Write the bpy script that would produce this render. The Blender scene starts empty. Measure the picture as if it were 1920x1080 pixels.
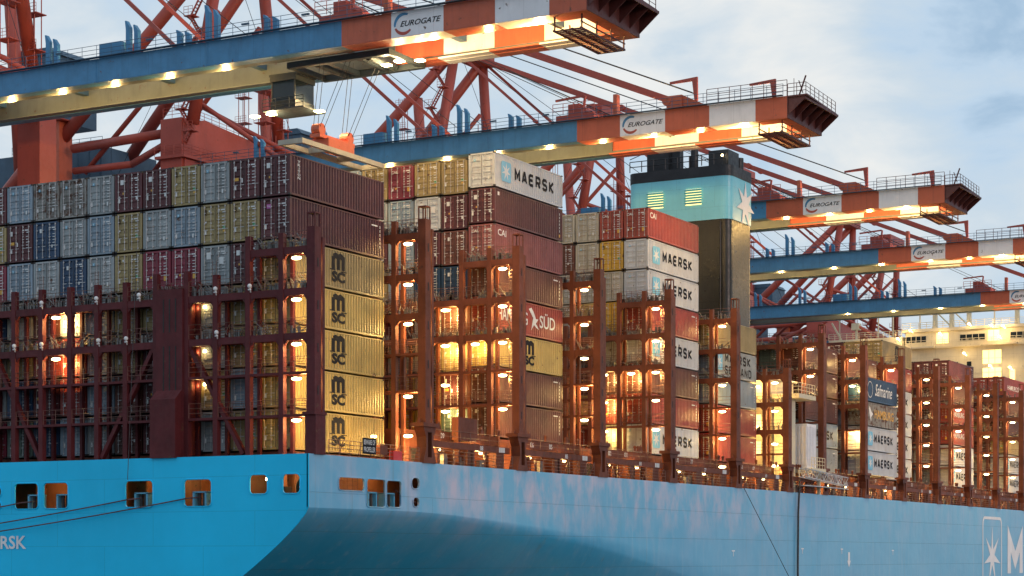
import bpy, math, random
from mathutils import Vector, Matrix
random.seed(7)
R = math.radians
scn = bpy.context.scene
col = scn.collection

# ---------------------------------------------------------------- camera
cam_d = bpy.data.cameras.new('camera'); cam = bpy.data.objects.new('camera', cam_d); col.objects.link(cam)
cam.location = (78.0, -112.7, 9.0)
cam.rotation_euler = (R(90), 0, R(28.82))
cam_d.lens = 69.75; cam_d.sensor_width = 36; cam_d.shift_y = 0.263
cam_d.clip_start = 0.5; cam_d.clip_end = 6000
scn.camera = cam

# ---------------------------------------------------------------- sky
SKY_BACK = 0.84
SUN_EL, SUN_AZ = R(9), R(104)     # azimuth clockwise from +Y
world = bpy.data.worlds.new('World'); scn.world = world; world.use_nodes = True
wt = world.node_tree; wn = wt.nodes; wl = wt.links
for n in list(wn): wn.remove(n)
wo = wn.new('ShaderNodeOutputWorld')
sky = wn.new('ShaderNodeTexSky'); sky.sky_type = 'NISHITA'; sky.sun_disc = False
sky.sun_elevation = SUN_EL; sky.sun_rotation = SUN_AZ; sky.dust_density = 2.0
b1 = wn.new('ShaderNodeBackground'); b1.inputs['Strength'].default_value = 0.10
wl.new(sky.outputs[0], b1.inputs['Color'])
tc = wn.new('ShaderNodeTexCoord')
mp = wn.new('ShaderNodeMapping'); mp.inputs['Scale'].default_value = (1.0, 1.0, 2.1); mp.inputs['Location'].default_value = (3.1, 1.7, 0.4)
wl.new(tc.outputs['Generated'], mp.inputs['Vector'])
nz = wn.new('ShaderNodeTexNoise'); nz.inputs['Scale'].default_value = 11.0; nz.inputs['Detail'].default_value = 6.0; nz.inputs['Roughness'].default_value = 0.55
nz.inputs['Distortion'].default_value = 0.35
wl.new(mp.outputs[0], nz.inputs['Vector'])
def dirblob(px, py, sharp, amt):
    """a brighter (or darker) region of the overcast around one compass direction"""
    f = Vector((-math.sin(R(28.82)), math.cos(R(28.82)), 0)); r = Vector((math.cos(R(28.82)), math.sin(R(28.82)), 0))
    d = (f + r * ((px - 960) / 3720) + Vector((0, 0, 1)) * ((1045 - py) / 3720)).normalized()
    dp = wn.new('ShaderNodeVectorMath'); dp.operation = 'DOT_PRODUCT'; dp.inputs[1].default_value = d
    nv = wn.new('ShaderNodeVectorMath'); nv.operation = 'NORMALIZE'
    wl.new(tc.outputs['Generated'], nv.inputs[0]); wl.new(nv.outputs[0], dp.inputs[0])
    mr = wn.new('ShaderNodeMapRange'); mr.interpolation_type = 'SMOOTHERSTEP'
    mr.inputs['From Min'].default_value = math.cos(R(sharp)); mr.inputs['From Max'].default_value = 1.0
    mr.inputs['To Min'].default_value = 0; mr.inputs['To Max'].default_value = amt
    wl.new(dp.outputs['Value'], mr.inputs['Value']); return mr.outputs[0]
acc = nz.outputs['Fac']
for a in [(1330, 10, 5.5, 0.26), (1560, 150, 5.0, 0.06), (1850, 190, 3.6, -0.07), (1650, 330, 3.5, 0.14), (1780, 120, 3, -0.05), (60, 60, 9, 0.04), (500, 200, 10, 0.06), (1000, 160, 3.5, 0.05), (1750, 420, 4, 0.06)]:
    ad = wn.new('ShaderNodeMath'); ad.operation = 'ADD'; wl.new(acc, ad.inputs[0]); wl.new(dirblob(*a), ad.inputs[1]); acc = ad.outputs[0]
rp = wn.new('ShaderNodeValToRGB'); cr = rp.color_ramp
cr.elements[0].position = 0.33; cr.elements[0].color = (0.36, 0.51, 0.68, 1)
cr.elements[1].position = 0.80; cr.elements[1].color = (0.82, 0.83, 0.82, 1)
e = cr.elements.new(0.45); e.color = (0.50, 0.64, 0.79, 1)
e = cr.elements.new(0.58); e.color = (0.58, 0.68, 0.77, 1)
wl.new(acc, rp.inputs[0])
b2 = wn.new('ShaderNodeBackground'); b2.inputs['Strength'].default_value = 1.0
wl.new(rp.outputs[0], b2.inputs['Color'])
# dusk: the cloud cover glows towards the afterglow and dims towards the opposite horizon
gd = wn.new('ShaderNodeVectorMath'); gd.operation = 'DOT_PRODUCT'; gd.inputs[1].default_value = Vector((-0.40, 0.88, 0.25)).normalized(); wl.new(tc.outputs['Generated'], gd.inputs[0])
gm = wn.new('ShaderNodeMapRange'); gm.inputs['From Min'].default_value = -0.6; gm.inputs['From Max'].default_value = 0.8; gm.inputs['To Min'].default_value = SKY_BACK; gm.inputs['To Max'].default_value = 0.87
wl.new(gd.outputs['Value'], gm.inputs['Value']); wl.new(gm.outputs[0], b2.inputs['Strength'])
mxw = wn.new('ShaderNodeMixShader'); mxw.inputs[0].default_value = 0.93
wl.new(b1.outputs[0], mxw.inputs[1]); wl.new(b2.outputs[0], mxw.inputs[2]); wl.new(mxw.outputs[0], wo.inputs['Surface'])

# ---------------------------------------------------------------- sun (veiled, low)
sd = bpy.data.lights.new('sun', 'SUN'); sd.energy = 0.5; sd.angle = R(16); sd.color = (1.0, 0.74, 0.66)
so = bpy.data.objects.new('sun', sd); col.objects.link(so)
dsun = Vector((math.sin(SUN_AZ) * math.cos(SUN_EL), math.cos(SUN_AZ) * math.cos(SUN_EL), math.sin(SUN_EL)))
so.rotation_euler = (-dsun).to_track_quat('-Z', 'Y').to_euler(); so.location = (120, -200, 90)
scn.view_settings.view_transform = 'Standard'; scn.view_settings.look = 'None'
scn.view_settings.exposure = 0.32; scn.view_settings.gamma = 1.0
LAMP_W = 8.8

# ---------------------------------------------------------------- materials
def mk(name):
    m = bpy.data.materials.new(name); m.use_nodes = True
    return m, m.node_tree.nodes, m.node_tree.links, m.node_tree.nodes['Principled BSDF']
def paint(name, rgb, rough=0.5, var=0.12, rust=0.0, streak=0.0, scale=0.6, metal=0.0, rustcol=(0.10, 0.045, 0.025), randv=0.0, streakcol=None, bump=0.0, spec=0.5, seams=None):
    m, n, l, b = mk(name)
    b.inputs['Roughness'].default_value = rough; b.inputs['Metallic'].default_value = metal
    b.inputs['Specular IOR Level'].default_value = spec
    t = n.new('ShaderNodeTexCoord'); oi = n.new('ShaderNodeObjectInfo')
    mul = n.new('ShaderNodeMath'); mul.operation = 'MULTIPLY'; mul.inputs[1].default_value = 57.0; l.new(oi.outputs['Random'], mul.inputs[0])
    ad = n.new('ShaderNodeVectorMath'); ad.operation = 'ADD'; l.new(t.outputs['Object'], ad.inputs[0]); l.new(mul.outputs[0], ad.inputs[1])
    def noise(sc, det, sxyz=(1, 1, 1)):
        mpp = n.new('ShaderNodeMapping'); mpp.inputs['Scale'].default_value = sxyz; l.new(ad.outputs[0], mpp.inputs['Vector'])
        x = n.new('ShaderNodeTexNoise'); x.inputs['Scale'].default_value = sc; x.inputs['Detail'].default_value = det; x.inputs['Roughness'].default_value = 0.6
        l.new(mpp.outputs[0], x.inputs['Vector']); return x.outputs['Fac']
    def mixc(fac, a, bb):
        mx = n.new('ShaderNodeMix'); mx.data_type = 'RGBA'
        if isinstance(fac, float): mx.inputs[0].default_value = fac
        else: l.new(fac, mx.inputs[0])
        for s, v in ((6, a), (7, bb)):
            if isinstance(v, tuple): mx.inputs[s].default_value = (*v[:3], 1)
            else: l.new(v, mx.inputs[s])
        return mx.outputs[2]
    def rng(f, a, bb, c=0.0, d=1.0):
        mr = n.new('ShaderNodeMapRange'); mr.inputs['From Min'].default_value = a; mr.inputs['From Max'].default_value = bb
        mr.inputs['To Min'].default_value = c; mr.inputs['To Max'].default_value = d; l.new(f, mr.inputs['Value']); return mr.outputs[0]
    lo = tuple(c * (1 - var * 1.6) for c in rgb); hi = tuple(min(1, c * (1 + var) + var * 0.01) for c in rgb)
    c = mixc(rng(noise(scale, 5), 0.3, 0.7), lo, hi)
    if streak > 0:
        sc_ = streakcol or tuple(x * 0.35 for x in rgb)
        c = mixc(rng(noise(2.2, 4, (1, 1, 0.12)), 0.52, 0.75, 0, streak), c, sc_)
    if rust > 0:
        c = mixc(rng(noise(1.7, 8), 0.66 - rust * 0.28, 0.72 - rust * 0.22), c, rustcol)
    if seams:
        sp = n.new('ShaderNodeSeparateXYZ'); l.new(t.outputs['Object'], sp.inputs[0]); cx = n.new('ShaderNodeCombineXYZ'); l.new(sp.outputs[seams[0]], cx.inputs[0]); l.new(sp.outputs['Z'], cx.inputs[1])
        br = n.new('ShaderNodeTexBrick'); l.new(cx.outputs[0], br.inputs['Vector']); br.offset = 0.5
        br.inputs['Color1'].default_value = (0, 0, 0, 1); br.inputs['Color2'].default_value = (0, 0, 0, 1); br.inputs['Mortar'].default_value = (1, 1, 1, 1)
        br.inputs['Scale'].default_value = 1.0; br.inputs['Brick Width'].default_value = seams[1]; br.inputs['Row Height'].default_value = seams[2]; br.inputs['Mortar Size'].default_value = seams[3]
        sm = n.new('ShaderNodeMath'); sm.operation = 'MULTIPLY'; sm.inputs[1].default_value = seams[4]; l.new(br.outputs['Color'], sm.inputs[0]); c = mixc(sm.outputs[0], c, tuple(x * 0.4 for x in rgb))
    if randv > 0:
        hs = n.new('ShaderNodeHueSaturation'); l.new(c, hs.inputs['Color'])
        l.new(rng(oi.outputs['Random'], 0, 1, 1 - randv, 1 + randv), hs.inputs['Value']); c = hs.outputs[0]
    l.new(c, b.inputs['Base Color'])
    l.new(rng(noise(3.0, 3), 0.3, 0.7, max(0.05, rough - 0.1), min(1, rough + 0.12)), b.inputs['Roughness'])
    if bump > 0:
        bp = n.new('ShaderNodeBump'); bp.inputs['Strength'].default_value = bump; bp.inputs['Distance'].default_value = 0.03
        l.new(noise(1.2, 3), bp.inputs['Height']); l.new(bp.outputs[0], b.inputs['Normal'])
    return m
def emit(name, rgb, s):
    m, n, l, b = mk(name)
    b.inputs['Base Color'].default_value = (*rgb, 1); b.inputs['Emission Color'].default_value = (*rgb, 1); b.inputs['Emission Strength'].default_value = s
    return m

CC = {  # container paints
 'maroon': paint('paint_maroon', (0.088, 0.019, 0.023), 0.5, 0.2, 0.04, 0.35, randv=0.2),
 'brown': paint('paint_brown', (0.126, 0.042, 0.029), 0.5, 0.2, 0.06, 0.35, randv=0.2),
 'darkbrown': paint('paint_dark_brown', (0.075, 0.024, 0.018), 0.42, 0.2, 0.04, 0.3, randv=0.15),
 'red': paint('paint_red', (0.277, 0.038, 0.027), 0.45, 0.15, 0.05, 0.3, randv=0.12),
 'crimson': paint('paint_crimson', (0.193, 0.018, 0.038), 0.45, 0.15, 0.02, 0.25, randv=0.1),
 'pink': paint('paint_faded_red', (0.244, 0.080, 0.084), 0.6, 0.15, 0.08, 0.35, randv=0.1),
 'tan': paint('paint_tan', (0.302, 0.231, 0.101), 0.5, 0.12, 0.03, 0.35, randv=0.12),
 'yellow': paint('paint_yellow', (0.43, 0.32, 0.10), 0.45, 0.12, 0.05, 0.40, randv=0.14),
 'gold': paint('paint_golden', (0.554, 0.336, 0.042), 0.45, 0.10, 0.03, 0.25, randv=0.06),
 'grey': paint('paint_grey', (0.277, 0.311, 0.323), 0.5, 0.14, 0.10, 0.5, randv=0.16, streakcol=(0.16, 0.12, 0.09)),
 'greyblue': paint('paint_blue_grey', (0.227, 0.302, 0.370), 0.5, 0.12, 0.06, 0.45, randv=0.12, streakcol=(0.14, 0.12, 0.11)),
 'rusty': paint('paint_rusty_grey', (0.244, 0.244, 0.227), 0.6, 0.2, 0.55, 0.7, randv=0.1, streakcol=(0.13, 0.075, 0.045)),
 'white': paint('paint_white', (0.50, 0.535, 0.57), 0.5, 0.08, 0.03, 0.22, randv=0.06, streakcol=(0.30, 0.20, 0.12)),
 'cream': paint('paint_cream', (0.420, 0.395, 0.319), 0.5, 0.12, 0.10, 0.45, randv=0.1, streakcol=(0.22, 0.16, 0.09)),
 'navy': paint('paint_navy', (0.015, 0.050, 0.113), 0.42, 0.15, 0.03, 0.25, randv=0.12),
 'green': paint('paint_green_grey', (0.084, 0.126, 0.109), 0.5, 0.15, 0.06, 0.3, randv=0.1),
}
CWORD = {'maroon': 'dark maroon', 'brown': 'brown', 'darkbrown': 'dark brown', 'red': 'red', 'crimson': 'crimson', 'pink': 'faded pinkish red', 'tan': 'tan',
         'yellow': 'yellow', 'gold': 'golden yellow', 'grey': 'grey', 'greyblue': 'pale blue grey', 'rusty': 'rust stained grey', 'white': 'white', 'cream': 'cream grey', 'navy': 'navy blue', 'green': 'grey green'}
M = {
 'casting': paint('corner_casting_steel', (0.035, 0.030, 0.030), 0.7, 0.3),
 'galv': paint('galvanised_rod', (0.48, 0.49, 0.50), 0.5, 0.2, 0.05),
 'decal': paint('decal_white', (0.66, 0.68, 0.68), 0.6, 0.05),
 'decal_blue': paint('decal_pale_blue', (0.16, 0.48, 0.68), 0.5, 0.05),
 'decal_yel': paint('decal_orange_yellow', (0.65, 0.36, 0.05), 0.5, 0.05),
 'decal_grn': paint('decal_green', (0.06, 0.30, 0.13), 0.5, 0.05),
 'decal_blk': paint('decal_black', (0.010, 0.012, 0.018), 0.75, 0.05, spec=0.2),
 'decal_mag': paint('decal_magenta', (0.45, 0.10, 0.35), 0.5, 0.05),
 'maroon_steel': paint('bridge_maroon_steel', (0.100, 0.016, 0.019), 0.55, 0.18, 0.05, 0.25, bump=0.15, spec=0.25),
 'red_steel': paint('bridge_red_oxide_steel', (0.155, 0.046, 0.024), 0.55, 0.2, 0.10, 0.35, bump=0.15, rustcol=(0.09, 0.035, 0.02), spec=0.25),
 'deck': paint('deck_red_oxide', (0.11, 0.035, 0.028), 0.8, 0.2, 0.1),
 'rail': paint('rail_steel', (0.16, 0.075, 0.055), 0.5, 0.2),
 'rods': paint('lashing_rod_steel', (0.20, 0.19, 0.18), 0.5, 0.3, 0.2, metal=0.4),
 'black': paint('black_soot_paint', (0.016, 0.017, 0.020), 0.5, 0.3, 0.0, 0.2),
 'dark': paint('dark_opening', (0.010, 0.009, 0.010), 0.6, 0.1),
 'crane_red': paint('crane_red_paint', (0.40, 0.070, 0.045), 0.48, 0.10, 0.02, 0.18, 0.25),
 'crane_orange': paint('crane_orange_paint', (0.50, 0.105, 0.045), 0.45, 0.08, 0.02, 0.30, seams=('X', 4.0, 5.0, 0.03, 0.3)),
 'crane_blue': paint('crane_blue_paint', (0.055, 0.225, 0.42), 0.45, 0.12, 0.02, 0.35, seams=('X', 5.5, 5.0, 0.03, 0.35)),
 'crane_white': paint('crane_white_paint', (0.78, 0.78, 0.80), 0.45, 0.05, 0.02, 0.2, seams=('X', 4.0, 5.0, 0.03, 0.2)),
 'girder_inner': paint('girder_inner_lamplit_grey', (0.13, 0.145, 0.13), 0.5, 0.1, 0.05, 0.3),  # blue girder paint greyed to carry the yellow lamplight on it
 'tip_steel': paint('crane_tip_dark_red', (0.105, 0.026, 0.022), 0.55, 0.15, 0.05, 0.2),
 'cab_steel': paint('cab_dark_steel', (0.022, 0.032, 0.038), 0.5, 0.1),
 'crane_dark': paint('crane_machinery_blue', (0.045, 0.10, 0.16), 0.5, 0.15, 0.0, 0.1, 0.4),
 'rope': paint('steel_rope', (0.03, 0.03, 0.035), 0.5, 0.2, metal=0.3),
 'moor': paint('mooring_rope', (0.11, 0.055, 0.06), 0.9, 0.3),
 'funnel_blue': paint('funnel_pale_blue', (0.20, 0.62, 0.74), 0.35, 0.05, 0.0, 0.08, 0.3, seams=('X', 3.1, 2.3, 0.02, 0.3)),
 'cream': paint('superstructure_cream', (0.66, 0.58, 0.40), 0.5, 0.06, 0.01, 0.2, 0.3, seams=('X', 5.0, 2.8, 0.03, 0.25)),
 'glass': paint('dark_window_glass', (0.012, 0.018, 0.022), 0.08, 0.1),
 'hull_in': paint('mooring_deck_steel', (0.26, 0.12, 0.06), 0.6, 0.2, 0.1, 0.3),
 'fair': paint('fairlead_blue', (0.10, 0.36, 0.52), 0.45, 0.1, 0.05, 0.2),
 'redpaint': paint('signal_red', (0.6, 0.03, 0.025), 0.4, 0.05),
 'concrete': paint('quay_concrete', (0.26, 0.25, 0.24), 0.9, 0.2, 0.0, 0.0, 0.3),
 'bulb_white': paint('floodlight_white', (0.75, 0.75, 0.74), 0.4, 0.05),
 'stone_mark': paint('hull_marking_grey', (0.82, 0.82, 0.84), 0.6, 0.06, 0.0, 0.15),
 'hose': paint('black_hose', (0.01, 0.01, 0.012), 0.5, 0.1),
 'lamp_lens': emit('sodium_lamp_lens', (1.0, 0.76, 0.36), 14.0),
 'flood_lens': emit('floodlight_lens', (1.0, 0.78, 0.38), 14.0),
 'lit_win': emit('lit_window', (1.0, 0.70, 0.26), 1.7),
}
# soot streaked lower funnel
M['soot'] = paint('sooty_funnel_casing', (0.014, 0.0125, 0.009), 0.36, 0.6, 0.0, 0.8, scale=0.25, streakcol=(0.007, 0.007, 0.008), spec=0.4, seams=('X', 3.1, 2.9, 0.05, 0.6))
# hull paints
M['hull_aft'] = paint('transom_bright_blue', (0.003, 0.56, 0.92), 0.45, 0.08, 0.0, 0.12, 0.10, streakcol=(0.03, 0.60, 0.95), spec=0.35, seams=('X', 9.0, 2.45, 0.022, 0.35))
def hull_side_mat():
    m, n, l, b = mk('hull_side_weathered_skylit_blue')
    t = n.new('ShaderNodeTexCoord')
    def noise(sc, det, s):
        mpp = n.new('ShaderNodeMapping'); mpp.inputs['Scale'].default_value = s; l.new(t.outputs['Object'], mpp.inputs['Vector'])
        x = n.new('ShaderNodeTexNoise'); x.inputs['Scale'].default_value = sc; x.inputs['Detail'].default_value = det; x.inputs['Roughness'].default_value = 0.62; l.new(mpp.outputs[0], x.inputs['Vector']); return x.outputs['Fac']
    def rng(f, a, bb, c, d):
        mr = n.new('ShaderNodeMapRange'); mr.inputs['From Min'].default_value = a; mr.inputs['From Max'].default_value = bb; mr.inputs['To Min'].default_value = c; mr.inputs['To Max'].default_value = d; l.new(f, mr.inputs['Value']); return mr.outputs[0]
    def mix(f, a, bb):
        mx = n.new('ShaderNodeMix'); mx.data_type = 'RGBA'; l.new(f, mx.inputs[0])
        for s, v in ((6, a), (7, bb)):
            if isinstance(v, tuple): mx.inputs[s].default_value = (*v, 1)
            else: l.new(v, mx.inputs[s])
        return mx.outputs[2]
    c = mix(rng(noise(0.12, 4, (1, 1, 1)), 0.3, 0.7, 0, 1), (0.022, 0.33, 0.56), (0.045, 0.40, 0.64))
    # pale pinkish blotches, weaker low down, mostly amidships aft
    ch = rng(noise(0.33, 9, (1, 1, 0.6)), 0.44, 0.66, 0, 0.85)
    sp = n.new('ShaderNodeSeparateXYZ'); l.new(t.outputs['Object'], sp.inputs[0])
    yy = rng(sp.outputs['Y'], -2, 22, 0.10, 1.0); y2 = rng(sp.outputs['Y'], 62, 110, 1.0, 0.22)
    zz = rng(sp.outputs['Z'], 10.2, 14, 0.12, 1.0)
    for f in (yy, y2, zz):
        mm = n.new('ShaderNodeMath'); mm.operation = 'MULTIPLY'; l.new(ch, mm.inputs[0]); l.new(f, mm.inputs[1]); ch = mm.outputs[0]
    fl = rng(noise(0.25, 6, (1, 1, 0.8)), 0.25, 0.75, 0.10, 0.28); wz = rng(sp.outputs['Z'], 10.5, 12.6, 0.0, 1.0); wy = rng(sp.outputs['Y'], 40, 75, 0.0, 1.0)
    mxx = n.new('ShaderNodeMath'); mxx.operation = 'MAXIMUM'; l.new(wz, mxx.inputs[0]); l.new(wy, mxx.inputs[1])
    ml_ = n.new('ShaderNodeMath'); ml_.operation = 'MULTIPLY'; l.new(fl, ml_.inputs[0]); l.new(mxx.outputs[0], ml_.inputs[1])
    c = mix(ml_.outputs[0], c, (0.48, 0.56, 0.66))   # pale sky reflection painted into the upper side's colour
    c = mix(ch, c, (0.62, 0.50, 0.58))
    st = rng(noise(1.3, 5, (1, 1, 0.06)), 0.56, 0.74, 0, 0.35)
    c = mix(st, c, (0.40, 0.52, 0.62))
    c = mix(rng(noise(0.9, 6, (1, 1, 0.035)), 0.62, 0.74, 0, 0.28), c, (0.22, 0.15, 0.12))   # rust runs from scuppers
    br = n.new('ShaderNodeTexBrick'); cx = n.new('ShaderNodeCombineXYZ'); l.new(sp.outputs['Y'], cx.inputs[0]); l.new(sp.outputs['Z'], cx.inputs[1]); l.new(cx.outputs[0], br.inputs['Vector'])
    br.inputs['Color1'].default_value = (0, 0, 0, 1); br.inputs['Color2'].default_value = (0, 0, 0, 1); br.inputs['Mortar'].default_value = (1, 1, 1, 1)
    br.inputs['Scale'].default_value = 1.0; br.inputs['Brick Width'].default_value = 11.0; br.inputs['Row Height'].default_value = 2.7; br.inputs['Mortar Size'].default_value = 0.03; br.offset = 0.5
    sm = n.new('ShaderNodeMath'); sm.operation = 'MULTIPLY'; sm.inputs[1].default_value = 0.30; l.new(br.outputs['Color'], sm.inputs[0]); c = mix(sm.outputs[0], c, (0.05, 0.16, 0.24))
    l.new(c, b.inputs['Base Color']); b.inputs['Roughness'].default_value = 0.30; b.inputs['Specular IOR Level'].default_value = 0.9
    # plate seams and slight dishing
    nn = noise(0.35, 2, (1, 1, 1))
    bp = n.new('ShaderNodeBump'); bp.inputs['Strength'].default_value = 0.35; bp.inputs['Distance'].default_value = 0.12; l.new(nn, bp.inputs['Height'])
    bp2 = n.new('ShaderNodeBump'); bp2.invert = True; bp2.inputs['Strength'].default_value = 0.6; bp2.inputs['Distance'].default_value = 0.02; l.new(br.outputs['Fac'], bp2.inputs['Height']); l.new(bp.outputs[0], bp2.inputs['Normal'])
    l.new(bp2.outputs[0], b.inputs['Normal'])
    return m
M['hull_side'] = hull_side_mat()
def water_mat():
    m, n, l, b = mk('harbour_water')
    b.inputs['Base Color'].default_value = (0.012, 0.022, 0.025, 1); b.inputs['Roughness'].default_value = 0.12
    t = n.new('ShaderNodeTexCoord'); x = n.new('ShaderNodeTexNoise'); x.inputs['Scale'].default_value = 0.4; x.inputs['Detail'].default_value = 5; l.new(t.outputs['Object'], x.inputs['Vector'])
    bp = n.new('ShaderNodeBump'); bp.inputs['Distance'].default_value = 0.4; l.new(x.outputs['Fac'], bp.inputs['Height']); l.new(bp.outputs[0], b.inputs['Normal'])
    return m
M['water'] = water_mat()
for k, v in CC.items(): M['c_' + k] = v

# ---------------------------------------------------------------- mesh builder
class MB:
    def __init__(s): s.v = []; s.f = []; s.m = []
    def add(s, vs, fs, mi=0):
        o = len(s.v); s.v += [tuple(p) for p in vs]; s.f += [tuple(i + o for i in f) for f in fs]; s.m += [mi] * len(fs); return s
    def box(s, x0, x1, y0, y1, z0, z1, mi=0):
        if x0 > x1: x0, x1 = x1, x0
        if y0 > y1: y0, y1 = y1, y0
        if z0 > z1: z0, z1 = z1, z0
        return s.add([(x0, y0, z0), (x1, y0, z0), (x1, y1, z0), (x0, y1, z0), (x0, y0, z1), (x1, y0, z1), (x1, y1, z1), (x0, y1, z1)],
                     [(0, 3, 2, 1), (4, 5, 6, 7), (0, 1, 5, 4), (1, 2, 6, 5), (2, 3, 7, 6), (3, 0, 4, 7)], mi)
    def tube(s, p0, p1, r, n=8, mi=0, r2=None, cap=True):
        p0 = Vector(p0); p1 = Vector(p1); d = p1 - p0
        if d.length < 1e-6: return s
        d.normalize(); a = d.orthogonal().normalized(); b = d.cross(a); r2 = r if r2 is None else r2
        vs = []
        for p, rr in ((p0, r), (p1, r2)):
            for i in range(n):
                t = 2 * math.pi * (i + 0.5) / n; vs.append(p + a * (math.cos(t) * rr) + b * (math.sin(t) * rr))
        fs = [(i, (i + 1) % n, n + (i + 1) % n, n + i) for i in range(n)]
        if cap: fs += [tuple(reversed(range(n))), tuple(range(n, 2 * n))]
        return s.add(vs, fs, mi)
    def bar(s, p0, p1, w, h, mi=0, up=(0, 0, 1), w2=None, h2=None):
        p0 = Vector(p0); p1 = Vector(p1); d = (p1 - p0).normalized(); u = Vector(up)
        if abs(d.dot(u)) > 0.98: u = Vector((0, 1, 0))
        a = d.cross(u).normalized(); b = a.cross(d); w2 = w2 or w; h2 = h2 or h
        vs = []
        for p, ww, hh in ((p0, w, h), (p1, w2, h2)):
            for sa, sb in ((-1, -1), (1, -1), (1, 1), (-1, 1)): vs.append(p + a * (sa * ww / 2) + b * (sb * hh / 2))
        return s.add(vs, [(3, 2, 1, 0), (4, 5, 6, 7), (0, 1, 5, 4), (1, 2, 6, 5), (2, 3, 7, 6), (3, 0, 4, 7)], mi)
    def prism(s, pts, o, u, v, w, mi=0):
        """polygon pts (2D) in plane o+u*x+v*y, extruded by vector w"""
        o = Vector(o); u = Vector(u); v = Vector(v); w = Vector(w); n = len(pts)
        A = [o + u * x + v * y for x, y in pts]
        return s.add(A + [p + w for p in A], [tuple(reversed(range(n))), tuple(range(n, 2 * n))] + [(i, (i + 1) % n, n + (i + 1) % n, n + i) for i in range(n)], mi)
    def rail(s, p0, p1, h=1.1, n=None, r=0.022, rows=3):
        p0 = Vector(p0); p1 = Vector(p1); L = (p1 - p0).length; n = n or max(1, round(L / 1.5)); up = Vector((0, 0, 1))
        for k in range(1, rows + 1): s.tube(p0 + up * h * k / rows, p1 + up * h * k / rows, r, 4, cap=False)
        for i in range(n + 1):
            q = p0.lerp(p1, i / n); s.tube(q, q + up * h, r * 1.2, 4, cap=False)
        return s
    def sphere(s, c, r, n=10, mi=0, sc=(1, 1, 1)):
        vs = [(c[0], c[1], c[2] - r * sc[2])]; k = n // 2
        for i in range(1, k):
            ph = -math.pi / 2 + math.pi * i / k
            for j in range(n):
                t = 2 * math.pi * j / n; vs.append((c[0] + math.cos(ph) * math.cos(t) * r * sc[0], c[1] + math.cos(ph) * math.sin(t) * r * sc[1], c[2] + math.sin(ph) * r * sc[2]))
        vs.append((c[0], c[1], c[2] + r * sc[2])); fs = []
        for j in range(n): fs.append((0, 1 + (j + 1) % n, 1 + j))
        for i in range(k - 2):
            for j in range(n): a = 1 + i * n; fs.append((a + j, a + (j + 1) % n, a + n + (j + 1) % n, a + n + j))
        a = 1 + (k - 2) * n
        for j in range(n): fs.append((a + j, a + (j + 1) % n, len(vs) - 1))
        return s.add(vs, fs, mi)
    def mesh(s, name, mats):
        me = bpy.data.meshes.new(name); me.from_pydata(s.v, [], s.f)
        for m in mats: me.materials.append(M[m] if isinstance(m, str) else m)
        me.polygons.foreach_set('material_index', s.m); me.update(); return me
    def build(s, name, mats, parent=None, loc=None):
        return obj(name, s.mesh(name, mats if isinstance(mats, (list, tuple)) else [mats]), parent, loc)
def obj(name, me, parent=None, loc=None):
    o = bpy.data.objects.new(name, me); col.objects.link(o)
    if parent: o.parent = parent
    if loc: o.location = loc
    return o
def thing(name, label, cat, loc=(0, 0, 0), group=None, kind=None):
    o = bpy.data.objects.new(name, None); col.objects.link(o); o.location = loc; o.empty_display_size = 0.5
    o['label'] = label; o['category'] = cat
    if group: o['group'] = group
    if kind: o['kind'] = kind
    return o
def tag(o, label, cat, group=None):
    o['label'] = label; o['category'] = cat
    if group: o['group'] = group
    return o
def smooth(o):
    o.data.polygons.foreach_set('use_smooth', [True] * len(o.data.polygons)); return o
def lamp_light(loc, power, parent=None, color=(1.0, 0.62, 0.19), r=0.12):
    d = bpy.data.lights.new('lamp_light', 'POINT'); d.energy = power * LAMP_W; d.color = color; d.shadow_soft_size = r
    o = bpy.data.objects.new('lamp_light', d); col.objects.link(o); o.location = loc
    if parent: o.parent = parent
    return o

# ---------------------------------------------------------------- lettering
_tc = {}
def text_mesh(body, shear=0.0, spacing=1.0, bold=0.0):
    k = (body, shear, spacing, bold)
    if k in _tc: return _tc[k]
    c = bpy.data.curves.new('lettering', 'FONT'); c.body = body; c.shear = shear; c.space_character = spacing; c.offset = bold; c.resolution_u = 3
    o = bpy.data.objects.new('lettering', c); col.objects.link(o)
    dg = bpy.context.evaluated_depsgraph_get(); dg.update()
    me = bpy.data.meshes.new_from_object(o.evaluated_get(dg))
    vs = [v.co.copy() for v in me.vertices]; fs = [tuple(p.vertices) for p in me.polygons]
    bpy.data.objects.remove(o); bpy.data.meshes.remove(me)
    x0 = min(v.x for v in vs); x1 = max(v.x for v in vs); y0 = min(v.y for v in vs); y1 = max(v.y for v in vs)
    vs = [((v.x - x0) / (x1 - x0), (v.y - y0) / (y1 - y0)) for v in vs]
    _tc[k] = (vs, fs); return _tc[k]
def put_text(mb, body, o, u, v, w, h, mi=0, shear=0.0, spacing=1.0, bold=0.0):
    """flat lettering filling w x h from corner o along unit vectors u, v"""
    vs, fs = text_mesh(body, shear, spacing, bold); o = Vector(o); u = Vector(u); v = Vector(v)
    return mb.add([o + u * (x * w) + v * (y * h) for x, y in vs], fs, mi)
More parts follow.
